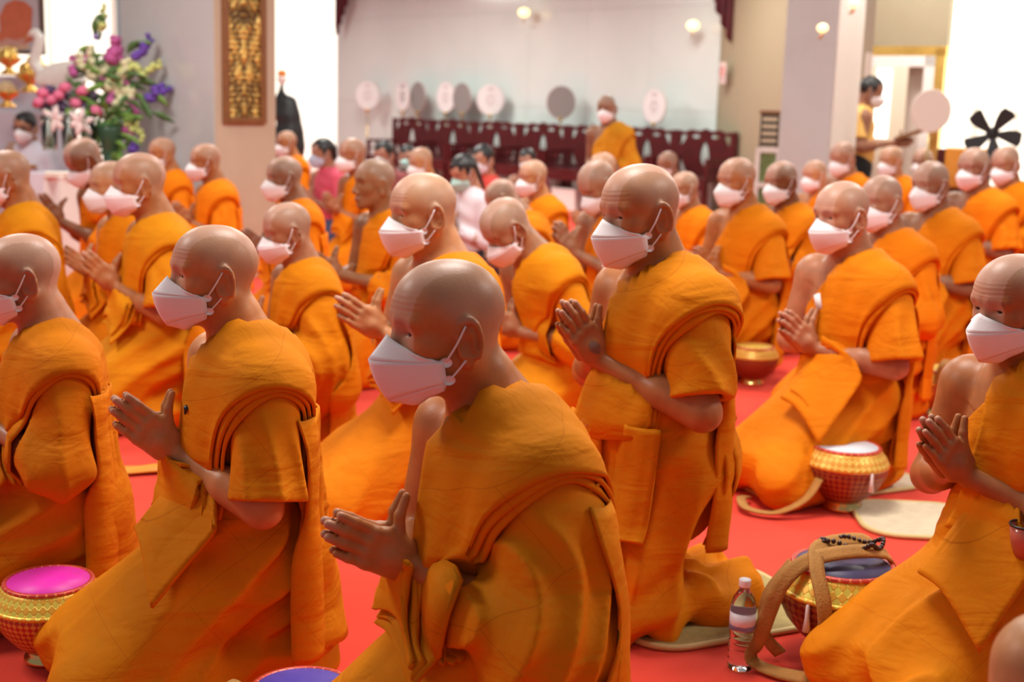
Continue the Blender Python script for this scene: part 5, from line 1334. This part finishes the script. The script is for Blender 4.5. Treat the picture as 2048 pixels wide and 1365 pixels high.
# flower arrangement
FD = 10.2; c = at_depth(205, 330, FD); fl = thing('flower_arrangement', 'large arrangement of pink, violet and lime flowers in vases', 'flowers', (c[0], c[1], 0))
base = np.array([c[0], c[1], 0])
def fp(px, py, dd=0.): return at_depth(px, py, FD + dd) - base
rnd = random.Random(4)
M_leaf = plain_mat('leaf_green', (.07, .16, .04), .5, noise=.4, nscale=20); M_leaf2 = plain_mat('leaf_bright', (.16, .32, .05), .5, noise=.3, nscale=20)
FM = {k: plain_mat('petal_' + k, v, .7, noise=.25, nscale=40) for k, v in dict(pink=(.70, .16, .28), mag=(.50, .10, .30), violet=(.14, .06, .38), lime=(.62, .66, .22), cream=(.72, .68, .42), plum=(.09, .05, .12), lily=(.76, .62, .60)).items()}
V, Fc = lathe([(.0001, -.6)] + [(.62*math.cos(a) + .38*abs(math.cos(a))*(.75 + .25*math.sin(9*a)), .8*math.sin(a)) for a in np.linspace(-1.3, 1.3, 9)] + [(.0001, .75)], 10)
Vp = V.copy(); ang = np.arctan2(V[:, 1], V[:, 0]); Vp[:, :2] *= (1 + .22*np.cos(5*ang))[:, None]
BL = {k: mk_mesh('bloom_' + k, Vp, Fc, m) for k, m in FM.items()}
def bloom(k, p, r):
    o = link('bloom', BL[k], fl, tuple(p)); o.scale = (r, r, r); o.rotation_euler = (rnd.uniform(-.6, .6), rnd.uniform(-.6, .6), rnd.uniform(0, 6)); return o
def spike(k, a, b, r, n):
    a, b = np.array(a), np.array(b); link('stem', mk_mesh('stem', *tube([a, (a + b)/2 + [0, 0, -.01], b], .006, 5), M_leaf2), fl)
    for i in range(n):
        t_ = .0 + i/(n - 1); p = a + (b - a)*t_ + np.array([rnd.uniform(-1, 1), rnd.uniform(-1, 1), rnd.uniform(-1, 1)])*r*.75; bloom(k, p, r*1.35*(1.05 - .5*t_))
def leaf(p, d, L, w):
    p, d = np.array(p), np.array(d)/np.linalg.norm(d); sd = np.cross(d, [0, 1., .3]); sd /= np.linalg.norm(sd); G = np.zeros((7, 3, 3))
    for i, t_ in enumerate(np.linspace(0, 1, 7)):
        q_ = p + d*L*t_ + np.array([0, 0, -.25*L*t_*t_]); ww = w*math.sin(math.pi*min(.97, .06 + t_*.92))
        for j, s_ in enumerate((-1, 0, 1)): G[i, j] = q_ + sd*ww*s_ + np.array([0, -.01, 0])*(s_ == 0)
    V, Q = thick_sheet(G, .003); link('leaf', mk_mesh('leaf', V, Q, rnd.choice([M_leaf, M_leaf, M_leaf2])), fl)
for k, a, b, r, n in (('violet', fp(276, 112), fp(302, 74), .030, 12), ('violet', fp(304, 190), fp(338, 170), .034, 11), ('violet', fp(192, 78), fp(190, 44), .016, 8), ('violet', fp(262, 300), fp(272, 290), .026, 5), ('lime', fp(204, 60), fp(206, 14), .026, 10), ('lime', fp(284, 150), fp(322, 128), .028, 10),
                      ('lime', fp(262, 245), fp(284, 275), .030, 9), ('mag', fp(228, 122), fp(230, 74), .038, 14), ('mag', fp(252, 255), fp(268, 280), .028, 8), ('cream', fp(225, 165), fp(262, 128), .046, 12), ('lime', fp(236, 150), fp(280, 132), .038, 9), ('cream', fp(190, 145), fp(182, 98), .038, 12),
                      ('cream', fp(236, 205), fp(252, 175), .036, 8), ('mag', fp(150, 145), fp(146, 108), .028, 8), ('mag', fp(235, 150), fp(258, 165), .026, 6), ('mag', fp(258, 200), fp(274, 228), .024, 7), ('cream', fp(216, 225), fp(226, 250), .026, 6), ('mag', fp(222, 200), fp(232, 190), .03, 4), ('mag', fp(176, 128), fp(174, 90), .022, 8), ('cream', fp(205, 150), fp(212, 115), .034, 9), ('cream', fp(245, 190), fp(232, 160), .034, 8), ('lime', fp(214, 180), fp(222, 150), .03, 8), ('cream', fp(165, 130), fp(160, 105), .026, 8), ('mag', fp(205, 160), fp(214, 140), .028, 6), ('cream', fp(262, 180), fp(248, 215), .03, 8)): spike(k, a, b, r, n)
for px, py in ((86, 186), (104, 200), (130, 175), (152, 207), (165, 182), (78, 205), (193, 222), (118, 190)): bloom('pink', fp(px, py, -.12), .050)
for px, py in ((118, 205), (140, 195), (172, 215), (185, 190), (128, 215), (160, 195), (100, 180), (178, 205), (92, 215)): bloom('plum', fp(px, py, -.05), .046)
for px, py in ((108, 240), (160, 245)):
    for i in range(6):
        a = i*1.047 + .3; p_ = fp(px, py, -.2); leaf_d = (math.cos(a), -.35, math.sin(a)); G = np.zeros((6, 3, 3))
        for ii, t_ in enumerate(np.linspace(0, 1, 6)):
            for j, s_ in enumerate((-1, 0, 1)): G[ii, j] = p_ + np.array(leaf_d)*.12*t_ + np.array([-math.sin(a), 0, math.cos(a)])*s_*.026*math.sin(math.pi*(.1 + .88*t_)) + np.array([0, .05*t_*t_, 0])
        V, Q = thick_sheet(G, .003); link('lily_petal', mk_mesh('lily_petal', V, Q, FM['lily']), fl)
for i in range(170):
    p_ = fp(rnd.gauss(212, 30), rnd.gauss(225, 52), rnd.uniform(-.1, .15)); leaf(p_, (rnd.uniform(-1, 1), rnd.uniform(-.6, .2), rnd.uniform(-.3, 1)), rnd.uniform(.09, .20), rnd.uniform(.012, .028))
for px, py, dx, dz in ((190, 70, .1, 1), (206, 60, 0, 1), (270, 95, 1, .6), (275, 165, 1, .2), (255, 105, .6, .8), (300, 185, .8, -.3), (280, 195, .6, -.8), (230, 240, .2, -1), (250, 230, .4, -1), (215, 270, 0, -1), (235, 270, .2, -1)): leaf(fp(px, py), (dx, -.2, dz), .17, .03)
M_vase = glass_mat('vase_glass', (.75, .82, .70), .08, 1.4)
for px, hgt_, r_ in ((100, .26, .055), (140, .27, .055), (176, .26, .05)):
    p_ = fp(px, 300, -.12); o = link('glass_vase', mk_mesh('glass_vase', *lathe([(0, 0), (r_, 0), (r_*1.05, hgt_*.5), (r_*1.15, hgt_), (r_*1.0, hgt_), (r_*.9, .02), (0, .02)], 20), M_vase), fl, tuple(p_))
    for k in range(5): link('stem', mk_mesh('stem', *tube([p_ + [rnd.uniform(-.03, .03), 0, .02], p_ + [rnd.uniform(-.04, .04), rnd.uniform(-.02, .02), hgt_ + .05]], .006, 5), M_leaf2), fl)
p_ = fp(220, 330, .0); tz = p_[2]
link('tall_vase', mk_mesh('tall_vase', *lathe([(0, 0), (.09, 0), (.09, .03), (.05, .08), (.06, .2), (.10, .34), (.09, .36), (0, .34)], 24), plain_mat('dark_green_vase', (.03, .07, .035), .25)), fl, tuple(p_ - [0, 0, .06]))
V, Fc = box_vf((-.08, -.02, (tz - .06)/2), (.84, .40, tz - .06)); tb = link('flower_table', mk_mesh('flower_table', V, Fc, M_lav, False), None, (c[0], c[1], 0)); bevel(tb, .012); tag(tb, 'lavender cloth-covered table under the flower vases', 'table')
# white pedestal
c = at_depth(122, 346, 8.6); pd = thing('white_pedestal', 'slim white draped pedestal beside the dark-skinned monk', 'pedestal', (c[0], c[1], 0), .3); zt = c[2]
V, Fc = lathe([(0, 0), (.15, 0), (.13, zt*.6), (.11, zt - .05), (.115, zt - .02)], 4); link('pedestal_body', mk_mesh('pedestal_body', V, Fc, M_white, False), pd); V, Fc = box_vf((0, 0, zt - .01), (.19, .19, .03)); link('pedestal_top', mk_mesh('pedestal_top', V, Fc, M_cream, False), pd)
# ---------------------------------------------------------------- small things the monks wear
by = {o['label']: o for o in bpy.data.objects if o.parent is None and 'label' in o}
def on_monk(prefix): return next(o for l, o in by.items() if l.startswith(prefix))
def attach(root, name, V, Fc, mat, label=None):
    o = link(name, mk_mesh(name, V, Fc, mat), root)
    if label: o['label'] = label
    return o
M_pen = plain_mat('pen_white', (.75, .74, .78), .3); M_pend = plain_mat('pen_dark', (.02, .02, .022), .4); M_tag = plain_mat('tag_yellow', (.78, .42, .10), .7); M_wtag = plain_mat('tag_white', (.82, .80, .80), .8)
def surf(pr, y, z, off=.02):
    """point on the robe front in upper space y, z"""
    xs = np.linspace(.30, .0, 90); P = pr.toW(np.stack([xs, np.full(90, y), np.full(90, z)], 1).astype(F32)); d = pr.solid_sdf(P); i = int(np.argmax(d < off)); return P[i]
def card(key, prefix, y, z, w, h, t, roll, mat, nm, lb, du=0., dv=0., off=.02, lift=0.):
    """a thin card lying on the robe: tangent frame from the robe surface"""
    pr = PROTO[key][0]; q = surf(pr, y, z, off); n = grad(pr.solid_sdf, q[None].astype(F32), .01)[0]
    a = np.cross([0, 0, 1.], n); a /= np.linalg.norm(a); b = np.cross(n, a); c_, s_ = math.cos(roll), math.sin(roll); a, b = c_*a + s_*b, -s_*a + c_*b
    V, Fc = box_vf((du, dv, lift), (w, h, t)); attach(on_monk(prefix), nm, q + V @ np.array([a, b, n]), Fc, mat, lb)
k = ('A', 'monk with wrinkled', .085, .36)
card(*k, .044, .07, .003, -.2, M_tag, 'badge_card', 'yellow badge card', 0, .01, .026); card(*k, .034, .014, .006, -.2, M_pend, 'badge_clip', 'black badge clip', 0, -.022, .028, .002); card(*k, .026, .04, .003, -.2, M_wtag, 'badge_paper', 'white paper slip', 0, -.048, .026)
def pen(key, prefix, y, z, tilt=.5):
    pr = PROTO[key][0]; rt = on_monk(prefix); q = surf(pr, y, z, .026); d = np.array([.15, math.sin(tilt), math.cos(tilt)])*.035
    attach(rt, 'pen_barrel', *tube([q - d, q + d*.3], .006, 8), M_pen, 'white pen'); attach(rt, 'pen_cap', *tube([q + d*.3, q + d*1.1], .0065, 8), M_pend, 'black pen cap')
pen('B', 'thin-necked', .04, .35, .7); pen('AE', 'monk with bent elbow', .03, .36, .3)
card('AE', 'slim monk', .0, .37, .03, .055, .003, .4, M_wtag, 'paper_tag', 'white tag', off=.024); card('E', 'monk with downcast', .05, .34, .02, .085, .003, -.6, M_wtag, 'paper_tag', 'white cloth tag', off=.024)
card('D', 'stout monk', .03, .15, .032, .07, .003, .05, M_tag, 'hanging_tag', 'yellow hanging tag', off=.03); card('E', 'monk with downcast', .03, .315, .028, .02, .012, -.3, M_pend, 'tag_clip', 'dark clip', off=.024)
# tattoo on the stout monk's hand
pr = PROTO['D'][0]; p_ = pr.hand_pitch; wx, wz = pr.wrist; d_ = np.array([math.cos(p_), 0, math.sin(p_)]); t_ = np.array([-math.sin(p_), 0, math.cos(p_)])
pts = np.array([np.array([wx, .05, wz]) + d_*(.050 + a) + t_*b for a in np.linspace(-.022, .022, 12) for b in np.linspace(-.018, .018, 12)]); Wp = pr.toW(pts)
for _ in range(6):
    dd = pr.body_sdf(Wp.astype(F32)); Wp = Wp - grad(pr.body_sdf, Wp.astype(F32))*(dd - .0012)[:, None]
keep = [(i, j) for i in range(11) for j in range(11) if (i - 5)**2 + (j - 5)**2 < 27]
attach(on_monk('stout monk'), 'hand_tattoo', Wp, [(i*12 + j, (i + 1)*12 + j, (i + 1)*12 + j + 1, i*12 + j + 1) for i, j in keep], plain_mat('tattoo_ink', (.20, .105, .07), .5, noise=.6, nscale=90), 'faded dark tattoo')
# drinking cup at the frame edge
er = on_monk('monk with downcast'); rz, sc = er.rotation_euler[2], er.scale[0]; r_ = ray(2048, 1112); c = None
Ri = np.array([[math.cos(rz), math.sin(rz), 0], [-math.sin(rz), math.cos(rz), 0], [0, 0, 1]])
for d in np.linspace(2.2, 3.4, 400):                       # where that line of sight meets the monk's lap
    q = CAM + r_*d; ql = Ri @ (q - np.array(er.location))/sc
    if PROTO['E'][0].solid_sdf(ql[None].astype(F32))[0] < .045: c = q; break
cu = thing('glass_cup', 'reddish glass cup with dark rim in lap of monk with downcast eyes', 'cup', (c[0], c[1], c[2] + .02)); cu.scale = (.75,)*3
link('cup_wall', mk_mesh('cup_wall', *lathe([(0, -.03), (.03, -.03), (.045, .02), (.05, .07), (.047, .07), (.042, .02), (.028, -.024), (0, -.024)], 28), plain_mat('ruby_glass', (.45, .12, .08), .15)), cu)
link('cup_rim', mk_mesh('cup_rim', *tube([(.049*math.cos(a), .049*math.sin(a), .07) for a in np.linspace(0, 2*np.pi, 29)[:-1]], .004, 6, close=True), M_pend), cu)
print('TOTAL', round(time.time() - T0, 1), sum(len(m.polygons) for m in bpy.data.meshes))
